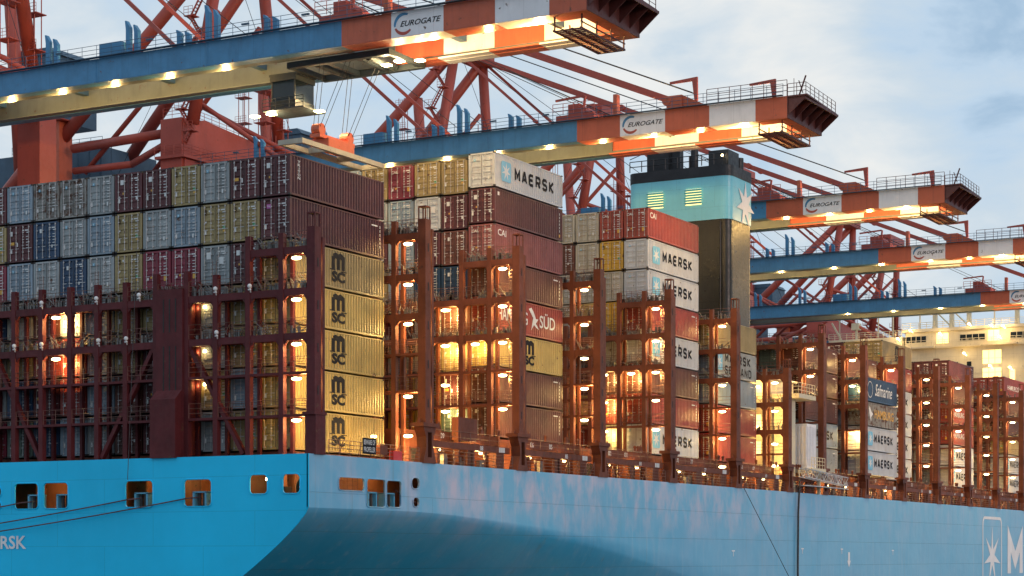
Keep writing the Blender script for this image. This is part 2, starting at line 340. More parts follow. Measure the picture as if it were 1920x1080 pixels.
def strokes(mb, lines, o, u, v, w, h, th, mi=0, thv=None):
    """mitred polyline lettering; thickness in metres"""
    o = Vector(o); u = Vector(u); v = Vector(v); nrm = u.cross(v)
    for k, ln in enumerate(lines):
        P = [Vector((x * w, y * h)) for x, y in ln]; L = []; Rr = []
        for i, p in enumerate(P):
            d0 = (P[i] - P[i - 1]).normalized() if i > 0 else None; d1 = (P[i + 1] - P[i]).normalized() if i < len(P) - 1 else None
            if d0 is None: d0 = d1
            if d1 is None: d1 = d0
            t = (d0 + d1).normalized(); nn = Vector((-t.y, t.x)); c = max(0.45, nn.dot(Vector((-d0.y, d0.x))))
            L.append(p + nn * (th / 2 / c)); Rr.append(p - nn * (th / 2 / c))
        off = nrm * (0.002 * k); n = len(P)
        vs = [o + off + u * q.x + v * q.y for q in L + Rr]
        mb.add(vs, [(i, n + i, n + i + 1, i + 1) for i in range(n - 1)], mi)
    return mb
GL = {
 'M': [[(0, 0), (0, 1), (0.5, 0.38), (1, 1), (1, 0)]],
 'A': [[(0, 0), (0.40, 1), (0.60, 1), (1, 0)], [(0.22, 0.30), (0.78, 0.30)]],
 'E': [[(0.95, 1), (0.18, 1), (0, 0.84), (0, 0.16), (0.18, 0), (0.95, 0)], [(0.08, 0.5), (0.85, 0.5)]],
 'R': [[(0, 0), (0, 1), (0.78, 1), (0.95, 0.86), (0.95, 0.6), (0.78, 0.44), (0.08, 0.44)], [(0.52, 0.40), (0.97, 0)]],
 'S': [[(0.95, 0.82), (0.80, 1), (0.17, 1), (0, 0.84), (0, 0.66), (0.15, 0.53), (0.80, 0.47), (0.95, 0.34), (0.95, 0.16), (0.80, 0), (0.15, 0), (0, 0.18)]],
 'K': [[(0, 0), (0, 1)], [(0.95, 1), (0.12, 0.5), (0.95, 0)]],
 'L': [[(0, 1), (0, 0.16), (0.18, 0), (0.9, 0)]], 'N': [[(0, 0), (0, 1), (0.95, 0), (0.95, 1)]],
 'D': [[(0, 0), (0, 1), (0.75, 1), (0.95, 0.8), (0.95, 0.2), (0.75, 0), (0, 0)]],
}
def stroke_word(mb, word, o, u, v, W, h, th, mi=0, gap=0.28):
    n = len(word); cw = W / (n + gap * (n - 1)); o = Vector(o); u_ = Vector(u)
    for i, ch in enumerate(word):
        strokes(mb, GL[ch], o + u_ * (i * cw * (1 + gap) + th / 2) + Vector(v) * th / 2, u, v, cw - th, h - th, th, mi)
    return mb
def star(mb, c, u, v, r, mi=0, n=7, inner=0.36, sy=1.0, w=None):
    c = Vector(c); u = Vector(u); v = Vector(v); pts = []
    for i in range(2 * n):
        a = math.pi / 2 + math.pi * i / n; rr = r if i % 2 == 0 else r * inner
        pts.append(c + u * (math.cos(a) * rr) + v * (math.sin(a) * rr * sy))
    N = len(pts)
    return mb.add([c] + pts, [(0, 1 + i, 1 + (i + 1) % N) for i in range(N)], mi)
def rrect(x0, x1, y0, y1, r, n=5):
    out = []
    for cx, cy, a0 in ((x1 - r, y1 - r, 0), (x0 + r, y1 - r, 90), (x0 + r, y0 + r, 180), (x1 - r, y0 + r, 270)):
        for i in range(n + 1): a = R(a0 + 90 * i / n); out.append((cx + math.cos(a) * r, cy + math.sin(a) * r))
    return out
def holed_plate(name, outer, holes, T, thick, mats, parent):
    """flat steel plate with cut-outs; outer/holes are 2D outlines, T maps plate space (x, y, depth) to the world"""
    c = bpy.data.curves.new(name, 'CURVE'); c.dimensions = '2D'; c.fill_mode = 'BOTH'; c.extrude = thick / 2
    for pts in [outer] + holes:
        sp = c.splines.new('POLY'); sp.points.add(len(pts) - 1)
        for i, p in enumerate(pts): sp.points[i].co = (p[0], p[1], 0, 1)
        sp.use_cyclic_u = True
    o = bpy.data.objects.new(name, c); col.objects.link(o); dg = bpy.context.evaluated_depsgraph_get(); dg.update()
    me = bpy.data.meshes.new_from_object(o.evaluated_get(dg)); bpy.data.objects.remove(o)
    me.transform(T); me.materials.clear()
    for m in mats: me.materials.append(M[m])
    me.update(); return obj(name, me, parent)

# ---------------------------------------------------------------- setting: water and quay
w = MB(); w.box(-2500, 3000, -1500, 4500, -3, 0); o = w.build('water', 'water'); o['kind'] = 'structure'
w = MB(); w.box(-1400, -59.5, -900, 2500, -2.9, 3.2); o = w.build('quay', 'concrete'); o['kind'] = 'structure'

exec_order = []
# ---------------------------------------------------------------- the ship
ship = thing('container_ship', 'huge pale blue container ship with dark red lashing frames seen from its stern quarter', 'container ship')
BEAM = 56.0
# hull side sections: vertical down to a knuckle, then curving in under the counter
def knuckle(y):
    K = [(0, 12.55), (10, 12.5), (17, 12.35), (23, 12.0), (32, 11.3), (42, 10.4), (53, 9.0), (66, 7.1), (82, 4.2), (100, 1.0), (120, -1.0), (400, -1.0)]
    for (a, za), (b, zb) in zip(K, K[1:]):
        if y <= b: return za + (zb - za) * (y - a) / (b - a)
    return -1
def halfin(y, dz):
    k = 0.80 * max(0.0, 1 - (y / 105.0) ** 1.1) if y < 105 else 0
    return min(26.0, k * dz ** 1.25)
ys = [0, 3, 6.5, 10, 14, 18, 22, 26, 30, 35, 40, 46, 52, 60, 70, 82, 95, 110, 130, 160, 200, 240, 270, 300]
NS = 16
def section(y):
    """vertical side from z = 12.45 down to the knuckle, then the counter; the knuckle softens towards midships"""
    zk = min(12.44, knuckle(y)); P = [(0.0, 12.45)]
    for k in (0.34, 0.67, 1.0): P.append((0.0, 12.45 + (zk - 12.45) * k))
    for i in range(1, NS + 1):
        z = zk + (-1.5 - zk) * (i / NS) ** 1.25; P.append((-halfin(y, zk - z), z))
    return P
hb = MB()
for side in (0, 1):
    rows = [[((x if side == 0 else -BEAM - x), y, z) for x, z in section(y)] for y in ys]
    vs = [p for r in rows for p in r]; n = len(rows[0]); fs = []
    for i in range(len(rows) - 1):
        for j in range(n - 1):
            a = i * n + j; q = (a, a + n, a + n + 1, a + 1); fs.append(q if side == 1 else tuple(reversed(q)))
    hb.add(vs, fs, 0)
    x = 0 if side == 0 else -BEAM; ya = 30 if side == 0 else 0
    hb.add([(x, ya, 12.45), (x, 300, 12.45), (x, 300, 16.15), (x, ya, 16.15)], [(0, 1, 2, 3)])
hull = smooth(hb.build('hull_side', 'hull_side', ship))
EDG = 16.15
# starboard side plating of the mooring deck, with its openings
holes = [rrect(3.7, 7.05, 13.72, 14.68, 0.3), rrect(7.33, 9.83, 12.62, 14.68, 0.3), rrect(9.98, 12.03, 12.66, 14.65, 0.3), rrect(13.45, 14.6, 14.1, 14.98, 0.43), rrect(13.65, 14.55, 12.75, 13.5, 0.36)]
T = Matrix(((0, 0, 1, -0.06), (1, 0, 0, 0), (0, 1, 0, 0), (0, 0, 0, 1)))
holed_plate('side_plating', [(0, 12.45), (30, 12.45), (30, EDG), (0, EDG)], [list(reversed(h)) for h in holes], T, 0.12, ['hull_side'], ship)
# transom
prof = [(0, EDG)] + [(0.0, 12.45)]
pr = section(0)[3:]
out = [(0, EDG), (0, 12.5)] + [(x, z) for x, z in pr[1:]]
outer = out + [(-BEAM - x, z) for x, z in reversed(out)]
thol = [(-26.7, -24.35, 12.6, 14.55), (-23.85, -21.45, 12.6, 14.55), (-16.06, -13.5, 12.6, 14.55), (-10.7, -8.25, 12.6, 14.55), (-4.95, -3.4, 13.4, 14.78), (-2.13, -0.65, 13.4, 14.78), (-29.2, -28.0, 13.5, 14.4), (-29.2, -28.0, 12.6, 13.3), (-40, -38, 12.65, 14.5), (-47, -45, 12.65, 14.5)]
T = Matrix(((1, 0, 0, 0), (0, 0, -1, 0.06), (0, 1, 0, 0), (0, 0, 0, 1)))
outer = list(reversed(outer))
tr = holed_plate('transom', outer, [rrect(a, b, c, d, 0.33 if b - a > 1.3 else 0.4) for a, b, c, d in thol], T, 0.12, ['hull_aft'], ship)
mb = MB()
for s in (-1,):  # moulding round the transom edge
    P = [(0.03, 0.0, EDG), (0.03, 0.0, 12.5)] + [(x + 0.03, 0.0, z) for x, z in pr[1:]]
    for a, b in zip(P, P[1:]): mb.tube(a, b, 0.05, 6)
mb.build('edge_moulding', 'hull_aft', ship)
# lettering on the transom and side
mb = MB(); put_text(mb, 'MAERSK', (-31.0, -0.06, 9.62), (1, 0, 0), (0, 0, 1), 5.5, 1.0, bold=0.022); mb.build('ship_name', 'stone_mark', ship)
mb = MB(); P = rrect(168.9, 179.3, 4.2, 14.9, 1.1, 5); Q = rrect(169.3, 178.9, 4.6, 14.5, 0.8, 5); n = len(P)
mb.add([(0.02, y, z) for y, z in P + Q], [(i, (i + 1) % n, n + (i + 1) % n, n + i) for i in range(n)])
star(mb, (0.02, 174.1, 9.1), (0, 1, 0), (0, 0, 1), 4.5, inner=0.27)
mb.build('star_emblem', 'stone_mark', ship)
mb = MB(); stroke_word(mb, 'MAERSK', (0.02, 182.5, 5.6), (0, 1, 0), (0, 0, 1), 66, 7.2, 2.0); mb.build('line_lettering', 'stone_mark', ship)
mb = MB()
for y, z in ((76.0, 9.6), (96, 9.9), (109, 9.9), (128, 9.8)):
    mb.box(0.012, 0.02, y - 0.4, y + 0.4, z, z + 0.12); mb.box(0.012, 0.02, y - 0.06, y + 0.06, z - 0.5, z)
mb.prism([(-0.3, 1.0), (-0.3, 0), (-0.6, 0), (0, -0.8), (0.6, 0), (0.3, 0), (0.3, 1.0)], (0.012, 111.5, 8.6), (0, 1, 0), (0, 0, 1), (0.008, 0, 0))
mb.build('tug_marking', 'stone_mark', ship)
# decks
mb = MB(); mb.box(-0.13, -BEAM + 0.13, 0.13, 300, 16.0, 16.1); mb.build('main_deck', 'deck', ship)
mb = MB(); mb.box(-0.13, -BEAM + 0.13, 0.13, 24, 12.3, 12.42); mb.box(-0.2, -BEAM + 0.2, 23.8, 24, 12.43, 15.95)
mb.box(-4.5, -4.6, 3.2, 3.9, 12.43, 15.95); mb.box(-5.2, -5.3, 6, 23, 12.43, 15.95); mb.box(-4.62, -50, 5.0, 5.15, 12.43, 15.95)
for x in (-3.0, -6.3, -12.2, -17.2, -20, -24.3, -28, -37): mb.box(x, x - 0.25, 0.2, 4.9, 15.2, 15.95); mb.box(x, x - 0.15, 3.9, 4.9, 12.43, 15.1)
for y in (2.2, 7.9, 11.0, 14.2, 18): mb.box(-0.3, -5.1, y + 0.02, y + 0.17, 15.3, 15.95)
mb.build('mooring_deck', 'hull_in', ship)
# rounded rims round the openings
def rim(P, f, name='opening_rim'):
    m = MB(); n = len(P)
    for i in range(n): m.tube(f(P[i]), f(P[(i + 1) % n]), 0.05, 5)
    m.build(name, 'hull_aft' if f((1, 1))[1] < 0.5 else 'hull_side', ship)
for a, b, c, d in thol[:8]: rim(rrect(a, b, c, d, 0.33 if b - a > 1.3 else 0.4), lambda p: (p[0], -0.02, p[1]))
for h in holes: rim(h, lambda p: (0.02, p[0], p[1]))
# fairlead stands and rollers in the openings
def fairlead(cx, cy, z, along):
    mb = MB()
    def B(a0, a1, b0, b1, z0, z1, mi=0):
        if along == 'x': mb.box(cx + a0, cx + a1, cy + b0, cy + b1, z + z0, z + z1, mi)
        else: mb.box(cx - b1, cx - b0, cy + a0, cy + a1, z + z0, z + z1, mi)
    B(-0.62, 0.62, 0.25, 0.95, 0.95, 1.05); B(-0.62, -0.46, 0.25, 0.9, 0.0, 1.0); B(0.46, 0.62, 0.25, 0.9, 0.0, 1.0); B(-0.8, 0.8, 0.2, 0.95, -0.12, 0.0)
    for a in (-0.2, 0.2):
        p = (cx + a, cy + 0.55, z) if along == 'x' else (cx - 0.55, cy + a, z); mb.tube(p, (p[0], p[1], z + 1.0), 0.13, 10, 1)
    mb.build('fairlead', ['fair', 'casting'], ship)
for x in (-25.1, -22.3, -14.9, -9.6): fairlead(x, 0.1, 12.65, 'x')
for y in (8.7, 11.1): fairlead(-0.1, y, 12.7, 'y')
mb = MB()
for cx, cz, rr in ((-1.4, 13.9, 0.62),):
    for k in range(14):
        a0, a1 = 2 * math.pi * k / 14, 2 * math.pi * (k + 1) / 14
        mb.tube((cx + rr * math.cos(a0), 1.6, cz + rr * math.sin(a0)), (cx + rr * math.cos(a1), 1.6, cz + rr * math.sin(a1)), 0.12, 6)
mb.tube((-1.4, 1.3, 13.6), (-1.4, 2.9, 13.6), 0.4, 12); mb.box(-4.6, -3.5, 2.2, 3.0, 12.45, 14.0)
mb.build('mooring_winch', 'casting', ship)
for x, y in ((-25.7, 3.0), (-22.9, 3.0), (-15.4, 3.0), (-10.0, 3.0), (-4.0, 2.2), (-2.2, 3.0)): lamp_light((x, y, 14.9), 13, ship, (1.0, 0.5, 0.16), 0.1)
for y in (5.8, 9.6, 12.2, 15.6): lamp_light((-3.6, y, 15.2), 9, ship, (1.0, 0.5, 0.16), 0.1)
mb = MB(); mb.box(-3.75, -3.55, 0.25, 0.45, 14.35, 14.55); mb.build('deck_lamp', 'lamp_lens', ship)
for y in (8.15, 11.08):
    mb = MB(); mb.rail((-1.0, 4.3, 13.9), (-1.0, 7.7, 13.9), 0.9, 5); mb.build('mooring_deck_rail', 'rail', ship); break

# ---------------------------------------------------------------- lashing bridges
def haunch(mb, x0, x1, y0, y1, z, s=0.42):
    for xa, sg in ((x0, -1), (x1, 1)):
        mb.prism([(0, 0), (sg * s, 0), (0, -s * 1.15)], (xa, y0, z), (1, 0, 0), (0, 0, 1), (0, y1 - y0, 0))
def rods(mb, x0, x1, y, z, n, rr):
    for _ in range(n):
        a = x0 + (x1 - x0) * rr.random(); b = a + rr.uniform(-1.1, 1.1); b = min(max(b, x1), x0)
        yy = y + rr.uniform(0.1, 1.0); mb.tube((a, yy, z + rr.uniform(0.05, 0.25)), (b, yy + rr.uniform(-0.1, 0.3), z + rr.uniform(0.3, 1.1)), 0.032, 4, cap=False)
    for _ in range(n // 2):
        a = x0 + (x1 - x0) * rr.random(); mb.box(a - 0.07, a + 0.07, y + 0.15, y + 0.3, z + 0.02, z + rr.uniform(0.3, 0.6))
def bridge(Yb, xs, ztop, levels, zbase, lit, mat, heavy=True, pedestal=True, diag=(), detail=2, power=42, label=None, floods=()):
    rr = random.Random(int(Yb * 10))
    lv = {z: MB() for z in levels}; rl = MB(); rd = MB()
    D = 1.25
    for i in range(len(xs) - 1):
        xa, xb = xs[i] - (0.35 if i == 0 else 0.2), xs[i + 1] + 0.2; zt = min(ztop[i], ztop[i + 1])
        if xa - xb < 0.3: continue
        for k, z in enumerate(levels):
            if z > zt: continue
            fr = lv[z]; big = (k < 3) or heavy == 2
            h = 0.50 if big else 0.18
            fr.box(xa, xb, Yb - 0.16, Yb + 0.10, z - h, z)
            fr.box(xa, xb, Yb + D - 0.1, Yb + D + 0.1, z - h * 0.8, z)
            fr.box(xa, xb, Yb + 0.10, Yb + D - 0.10, z - 0.10, z - 0.04)
            if big: haunch(fr, xa, xb, Yb - 0.12, Yb + 0.06, z - h - 0.001, 0.32)
            rl.rail((xa, Yb - 0.1, z), (xb, Yb - 0.1, z), 1.05, 2 if detail > 1 else 1, 0.02)
            if detail > 1: rl.rail((xa, Yb + D - 0.02, z), (xb, Yb + D - 0.02, z), 1.05, 2, 0.02)
            if detail > 0 and big: rods(rd, xa, xb, Yb, z, (16 if k == 0 or zt < 32 and k == 1 else 9) if detail > 1 else 6, rr)
        if detail > 1:   # ladder in some bays
            if rr.random() < 0.4:
                x = xa - 0.5
                for z0 in levels[1:]:
                    if z0 > zt: continue
                    for s in (0, 0.35): rl.tube((x - s, Yb + 0.9, z0), (x - s, Yb + 0.9, z0 + 2.6), 0.02, 4, cap=False)
                    for q in range(8): rl.tube((x, Yb + 0.9, z0 + 0.3 * q + 0.2), (x - 0.35, Yb + 0.9, z0 + 0.3 * q + 0.2), 0.015, 4, cap=False)
    used = [z for z in levels if lv[z].v]; br = lv[used[0]].build('lashing_bridge', mat, ship)
    for z in used[1:]: lv[z].build('walkway', mat, br)
    for a, za, b, zb in diag: fr = MB(); fr.bar((a, Yb + 0.15, za), (b, Yb + 0.15, zb), 0.30, 0.42, up=(0, 1, 0)); fr.build('diagonal_brace', mat, br)
    if label: br['label'] = label
    rl.build('bridge_railing', 'rail', br)
    if rd.v: rd.build('lashing_rods', 'rods', br)['kind'] = 'stuff'
    for i, (x, zt) in enumerate(zip(xs, ztop)):
        p = MB()
        if i == 0:
            zb = 19.15 if pedestal else zbase
            if pedestal:
                # flared pedestal with slot hole, cap plate
                for s in (-1, 1):
                    p.prism([(s * 0.28, 0), (s * 0.95, 0), (s * 0.78, 0.5), (s * 0.50, 1.2), (s * 0.55, 2.0), (s * 0.95, 2.75), (s * 0.28, 2.75)], (x - 0.42, Yb + 0.35, zbase), (0, 1, 0), (0, 0, 1), (0.84, 0, 0))
                p.box(x - 0.42, x + 0.42, Yb + 0.07, Yb + 0.63, zbase, zbase + 0.45); p.box(x - 0.42, x + 0.42, Yb + 0.07, Yb + 0.63, zbase + 2.35, zbase + 2.75)
                p.box(x - 0.38, x - 0.30, Yb + 0.07, Yb + 0.63, zbase + 0.45, zbase + 2.35)
                p.box(x - 0.6, x + 0.55, Yb - 0.78, Yb + 1.48, zbase + 2.755, zbase + 3.05)
                for s in (-0.55, 0.35, 1.25): p.prism([(-0.12, 0), (0.12, 0), (0, 0.3)], (x - 0.1, Yb + s, zbase + 3.06), (0, 1, 0), (0, 0, 1), (0.2, 0, 0))
            p.box(x - 0.34, x + 0.34, Yb - 0.16, Yb + 0.62, zb, zt)
            z = zb + 1.2
            while z < zt - 0.6:   # access slots in the starboard face
                p.box(x + 0.342, x + 0.36, Yb + 0.17, Yb + 0.29, z, z + 0.62, 1); z += 2.95
            if not pedestal: p.box(x - 0.44, x + 0.46, Yb - 0.22, Yb + 1.0, zbase, zbase + 2.75); p.box(x - 0.55, x + 0.5, Yb - 0.4, Yb + 1.1, zbase + 2.755, zbase + 2.95)
            # open cage on top
            for a in (-0.3, 0.3): p.box(x + a - 0.04, x + a + 0.04, Yb - 0.12, Yb - 0.04, zt, zt + 0.9); p.box(x + a - 0.04, x + a + 0.04, Yb + 0.5, Yb + 0.58, zt, zt + 0.9)
            p.box(x - 0.34, x + 0.34, Yb - 0.12, Yb + 0.58, zt + 0.9, zt + 1.0)
        else:
            p.box(x - 0.20, x + 0.20, Yb - 0.2, Yb + 0.22, zbase, zt)
        p.build('post', [mat, 'dark'], br)
        q = MB(); q.box(x - 0.12, x + 0.12, Yb + D - 0.14, Yb + D + 0.16, zbase, zt - 0.6)
        q.build('inner_post', mat, br)
    for bay, zs in lit.items():
        xm = (xs[bay] + xs[bay + 1]) / 2 - 0.1
        for z in zs:
            f = MB(); f.box(xm - 0.34, xm + 0.34, Yb - 0.08, Yb + 0.22, z - 0.10, z, 0)
            f.sphere((xm, Yb + 0.07, z - 0.17), 0.40, 12, 1, sc=(1, 0.6, 0.34)); f.build('lamp', ['casting', 'lamp_lens'], br)
            if z > 17 and rr.random() > 0.04: lamp_light((xm + 0.2, Yb + 0.75, z - 0.45), power * rr.uniform(0.6, 1.4), br)
    for x, z in floods:
        f = MB(); f.sphere((x, Yb - 0.42, z + 0.35), 0.17, 10, sc=(1, 0.9, 1)); f.tube((x, Yb - 0.3, z - 0.1), (x, Yb - 0.4, z + 0.25), 0.05, 6); f.tube((x - 0.12, Yb - 0.42, z + 0.1), (x + 0.12, Yb - 0.42, z + 0.1), 0.06, 6)
        smooth(f.build('floodlight', 'bulb_white', br))
    return br
sx = [-0.3, -2.8, -5.65, -8.5, -11.1, -13.9, -16.7, -19.4, -22.0, -24.8, -27.5, -30.2, -33]
st = [31.9, 31.6, 31.6, 29.1, 29.5, 29.5] + [29.1] * 7
sb = bridge(0.9, sx, st, [30.6, 27.7, 24.6, 21.9, 18.95], 16.12,
       {0: [30.0, 27.1, 24.0, 21.6, 18.7], 8: [27.1, 24.0]}, 'maroon_steel', pedestal=False,
       diag=[(-14.2, 24.2, -19.1, 16.3), (-11.0, 24.2, -6.2, 16.3), (-29.4, 24.0, -25.0, 16.3)], label='dark maroon lashing frame across the stern with a closed trunk in it',
       floods=[(-27.2, 24.6), (-24.5, 27.7), (-24.5, 24.6), (-19.2, 27.7), (-19.0, 24.6), (-16.4, 24.6), (-15.2, 27.7), (-8.3, 27.7), (-8.2, 24.6), (-5.3, 27.7)])
# closed trunk
for x, z in ((-10.6, 27.0), (-10.6, 23.8), (-10.6, 21.4), (-5.9, 24.4)):
    m_ = MB(); m_.box(x - 0.1, x + 0.1, 2.2, 2.3, z, z + 0.2); m_.build('lamp', 'lamp_lens', sb); lamp_light((x - 0.4, 2.0, z), 5, sb)
mb = MB(); mb.box(-13.7, -11.3, 0.55, 2.1, 16.12, 28.3)
for zz0, zz1 in ((25.2, 27.6), (20.6, 24.2)):
    for x in (-13.0, -12.45, -11.9): mb.box(x - 0.05, x + 0.05, 0.535, 0.55, zz0, zz1, 1)
mb.prism([(0, 0), (0, 4.2), (0.75, 4.9), (0.75, 0)], (-13.65, -0.2, 16.12), (0, 1, 0), (0, 0, 1), (2.3, 0, 0))
mb.build('ventilation_trunk', ['maroon_steel', 'dark'], sb)
ml = [33.6, 30.5, 27.5, 24.5, 21.7]
LZ = [33.0, 29.9, 26.9, 24.2, 21.4]
def mx(n=6, tall=3): return [-0.3, -2.8, -5.5, -8.6, -11.3, -14.0, -16.7, -19.4, -22.1][:n], [34.6] * tall + [31.7] * 8
B = [(15.6, 6, 3, 'red_steel', {0: [33.0, 29.9, 26.9, 21.4, 18.4]}, 2), (30.4, 8, 3, 'red_steel', {0: LZ, 2: [29.9, 26.9, 23.6, 21.4], 1: [26.9]}, 2),
     (45.4, 6, 3, 'red_steel', {0: [33.0, 29.9, 26.9, 24.2, 21.4], 2: [29.9, 24.2]}, 2), (60.6, 7, 3, 'red_steel', {0: LZ, 1: [26.9], 2: [26.9, 24.2, 21.4]}, 2),
     (77.0, 5, 3, 'red_steel', {0: [33.0, 26.9, 24.2, 21.4, 18.5]}, 1), (102.9, 6, 4, 'red_steel', {0: [33.0, 29.9]}, 1),
     (117.5, 5, 4, 'red_steel', {0: [33.0, 29.9, 24.2]}, 1), (132.3, 6, 4, 'red_steel', {0: [33.0, 29.9, 26.9, 23.0]}, 1),
     (147.4, 6, 4, 'red_steel', {0: [33.0, 29.9, 26.9, 24.2, 21.4]}, 1), (162.4, 5, 4, 'red_steel', {0: [33.0, 29.9, 26.9, 24.2, 21.4]}, 1),
     (177.0, 6, 4, 'red_steel', {0: [33.0, 29.9, 26.9, 24.2, 21.4]}, 1), (191.7, 5, 4, 'red_steel', {0: [33.0, 29.9, 26.9, 24.2, 21.4]}, 1), (206.5, 4, 4, 'red_steel', {0: [33.0, 26.9]}, 0)]
for Yb, n, tall, mt, lit, det in B:
    xs, zt = mx(n, tall); bridge(Yb, xs, zt[:n], ml, 16.12, lit, mt, detail=det)
bridge(91.8, [-0.3, -2.8, -5.5, -8.6], [29.7] * 4, [29.0, 26.0, 23.0, 20.4], 16.12, {0: [28.3, 25.2, 21.6, 19.2], 1: [28.9]}, 'red_steel', detail=1, power=20)

# ---------------------------------------------------------------- deck edge amidships: walkway girders, coaming wall, rails
BY = [15.6, 30.4, 45.4, 60.6, 77.0, 91.8, 102.9, 117.5, 132.3, 147.4, 162.4, 177.0, 191.7, 206.5]
numbers = [('09', '08'), ('86', '85'), ('82', '81'), ('78', '77'), ('70', '69'), ('', ''), ('62', '61'), ('58', '57'), ('54', '53'), ('50', '49'), ('46', '45'), ('42', '41'), ('38', '37')]
rr = random.Random(3)
for i, (y0, y1) in enumerate(zip(BY, BY[1:])):
    a, b = y0 + 1.6, y1 - 0.9
    g = MB(); g.box(-0.75, -0.45, a, b, 17.45, 17.95); g.box(-1.9, -1.5, a + 0.4, b - 0.3, 18.15, 18.85)
    for y in (a + 1, (a + b) / 2, b - 1): g.box(-1.45, -0.78, y - 0.1, y + 0.1, 17.5, 17.9); g.box(-0.72, -0.5, y - 0.12, y + 0.12, 16.12, 17.43)
    g.box(-0.75, -0.5, a + 5.5, a + 6.6, 16.12, 17.44); g.box(-1.2, -0.5, b - 2.2, b - 1.1, 16.12, 17.44)
    for y in (a + 2.5, b - 3): g.prism([(-0.45, 0), (0.45, 0), (0, 0.75)], (-1.4, y, 18.86), (0, 1, 0), (0, 0, 1), (0.06, 0, 0))
    gi = g.build('walkway_girder', 'red_steel', ship)
    if numbers[i][0]:
        t = MB()
        put_text(t, numbers[i][0], (-1.495, a + 3.0, 18.3), (0, 1, 0), (0, 0, 1), 0.6, 0.42, bold=0.02); put_text(t, numbers[i][1], (-1.495, a + 6.4, 18.3), (0, 1, 0), (0, 0, 1), 0.6, 0.42, bold=0.02)
        put_text(t, numbers[i][1], (-0.445, a + 7.4, 17.52), (0, 1, 0), (0, 0, 1), 0.5, 0.36, bold=0.02)
        for k in range(3): t.box(-0.449, -0.44, b - 1.8 + k * 0.34, b - 1.53 + k * 0.34, 17.5, 17.9)
        t.build('bay_number', 'decal', gi)
    wl_ = MB(); wl_.box(-3.3, -3.1, y0 + 1, y1 - 0.2, 16.12, 18.9)
    for y in [a + 1.2 + 2.5 * k for k in range(int((b - a - 1) / 2.5))]:
        wl_.box(-3.1, -1.9, y + 1.9, y + 2.1, 16.12, 18.1)
        if rr.random() < 0.6:
            wl_.box(-3.09, -3.05, y, y + 1.7, 16.5, 17.5, 1)
    wl_.build('coaming_wall', ['red_steel', 'dark'], ship)
    r_ = MB(); r_.rail((-0.2, a - 0.2, 16.12), (-0.2, b, 16.12), 1.1, None, 0.024, 4); r_.rail((-0.6, a, 17.95), (-0.6, b, 17.95), 0.9, None, 0.018, 2)
    for k in range(5):
        y = rr.uniform(a, b); r_.tube((-0.5, y, 16.12), (-0.3, y + 0.7, 17.4), 0.03, 4)
    r_.build('deck_edge_railing', 'rail', ship)
    for k in range(2 if i < 8 else 1):
        y = a + (2.0 if k == 0 else 8.3) + rr.uniform(-0.5, 0.5)
        la = MB(); la.box(-0.98, -0.80, y - 0.14, y + 0.14, 17.25, 17.38); la.build('deck_lamp', 'lamp_lens', gi); lamp_light((-1.25, y, 17.1), rr.choice((14, 30, 44)), gi)
    cl = MB()   # vents, boxes and winch heads along the passage
    for k in range(7):
        y = rr.uniform(a, b - 0.8); x = rr.uniform(-1.5, -0.9); h = rr.uniform(0.4, 1.1); cl.box(x - 0.3, x, y, y + rr.uniform(0.3, 0.8), 16.12, 16.12 + h, rr.randrange(2))
    for k in range(4): y = rr.uniform(a, b); cl.tube((-1.0, y, 18.86), (-1.0, y, 19.2), 0.12, 8); cl.sphere((-1.0, y, 19.25), 0.17, 8)
    cl.build('deck_fittings', ['red_steel', 'rods'], ship)
# stern corner: rail, sign, life-saving box, lamp
mb = MB(); mb.rail((-0.2, 2.8, 16.12), (-0.2, 14.9, 16.12), 1.15, 9, 0.028, 4)
for y in (4.6, 7, 9, 12): mb.tube((-0.2, y, 17.2), (-0.9, y + 0.5, 16.12), 0.03, 5)
mb.build('deck_edge_railing', 'rail', ship)
mb = MB(); mb.box(-0.12, -0.08, 7.0, 8.75, 16.45, 17.6); pl = mb.build('warning_sign', 'decal_blk', ship)
mb = MB(); put_text(mb, 'BEWARE OF', (-0.07, 7.12, 17.12), (0, 1, 0), (0, 0, 1), 1.5, 0.36, bold=0.01); put_text(mb, 'PROPELLER', (-0.07, 7.12, 16.6), (0, 1, 0), (0, 0, 1), 1.5, 0.36, bold=0.01); mb.build('sign_lettering', 'decal', pl)
mb = MB(); mb.box(-0.5, -0.14, 11.2, 12.4, 16.15, 16.85); mb.build('life_ring_box', 'redpaint', ship)
mb = MB(); mb.box(-0.6, -0.15, 9.4, 10.4, 16.5, 17.2); mb.build('locker', 'red_steel', ship)
mb = MB(); mb.box(-0.75, -0.55, 9.1, 9.55, 17.75, 17.9); mb.build('deck_lamp', 'lamp_lens', ship); lamp_light((-0.8, 9.3, 17.6), 35, ship)
mb = MB()
for y in (3.0, 13.6): mb.box(-3.3, -3.1, y, y + 1.2, 16.12, 16.5)
mb.build('container_foundation', 'red_steel', ship)
for y0, y1, zt in ((2.7, 14.9, 16.52), (16.9, 29.9, 18.95), (31.8, 44.9, 18.95), (47, 60, 18.95), (62.2, 76, 18.95), (104.2, 117, 18.95), (119, 131.8, 18.95), (133.8, 146.8, 18.95), (149, 161.8, 18.95), (164, 176.4, 18.95), (178.4, 191, 18.95), (193, 206, 18.95), (208, 260, 18.95)):
    mb = MB(); mb.box(-3.4, -52.5, y0, y1, 16.13, zt); mb.build('hatch_cover', 'red_steel', ship)
# box sitting above the walkway beside the second bridge
mb = MB(); mb.box(-1.3, -0.7, 21.6, 24.6, 18.2, 20.0); mb.box(-1.2, -0.8, 21.8, 22.0, 16.12, 18.2); mb.build('cable_box', 'red_steel', ship)

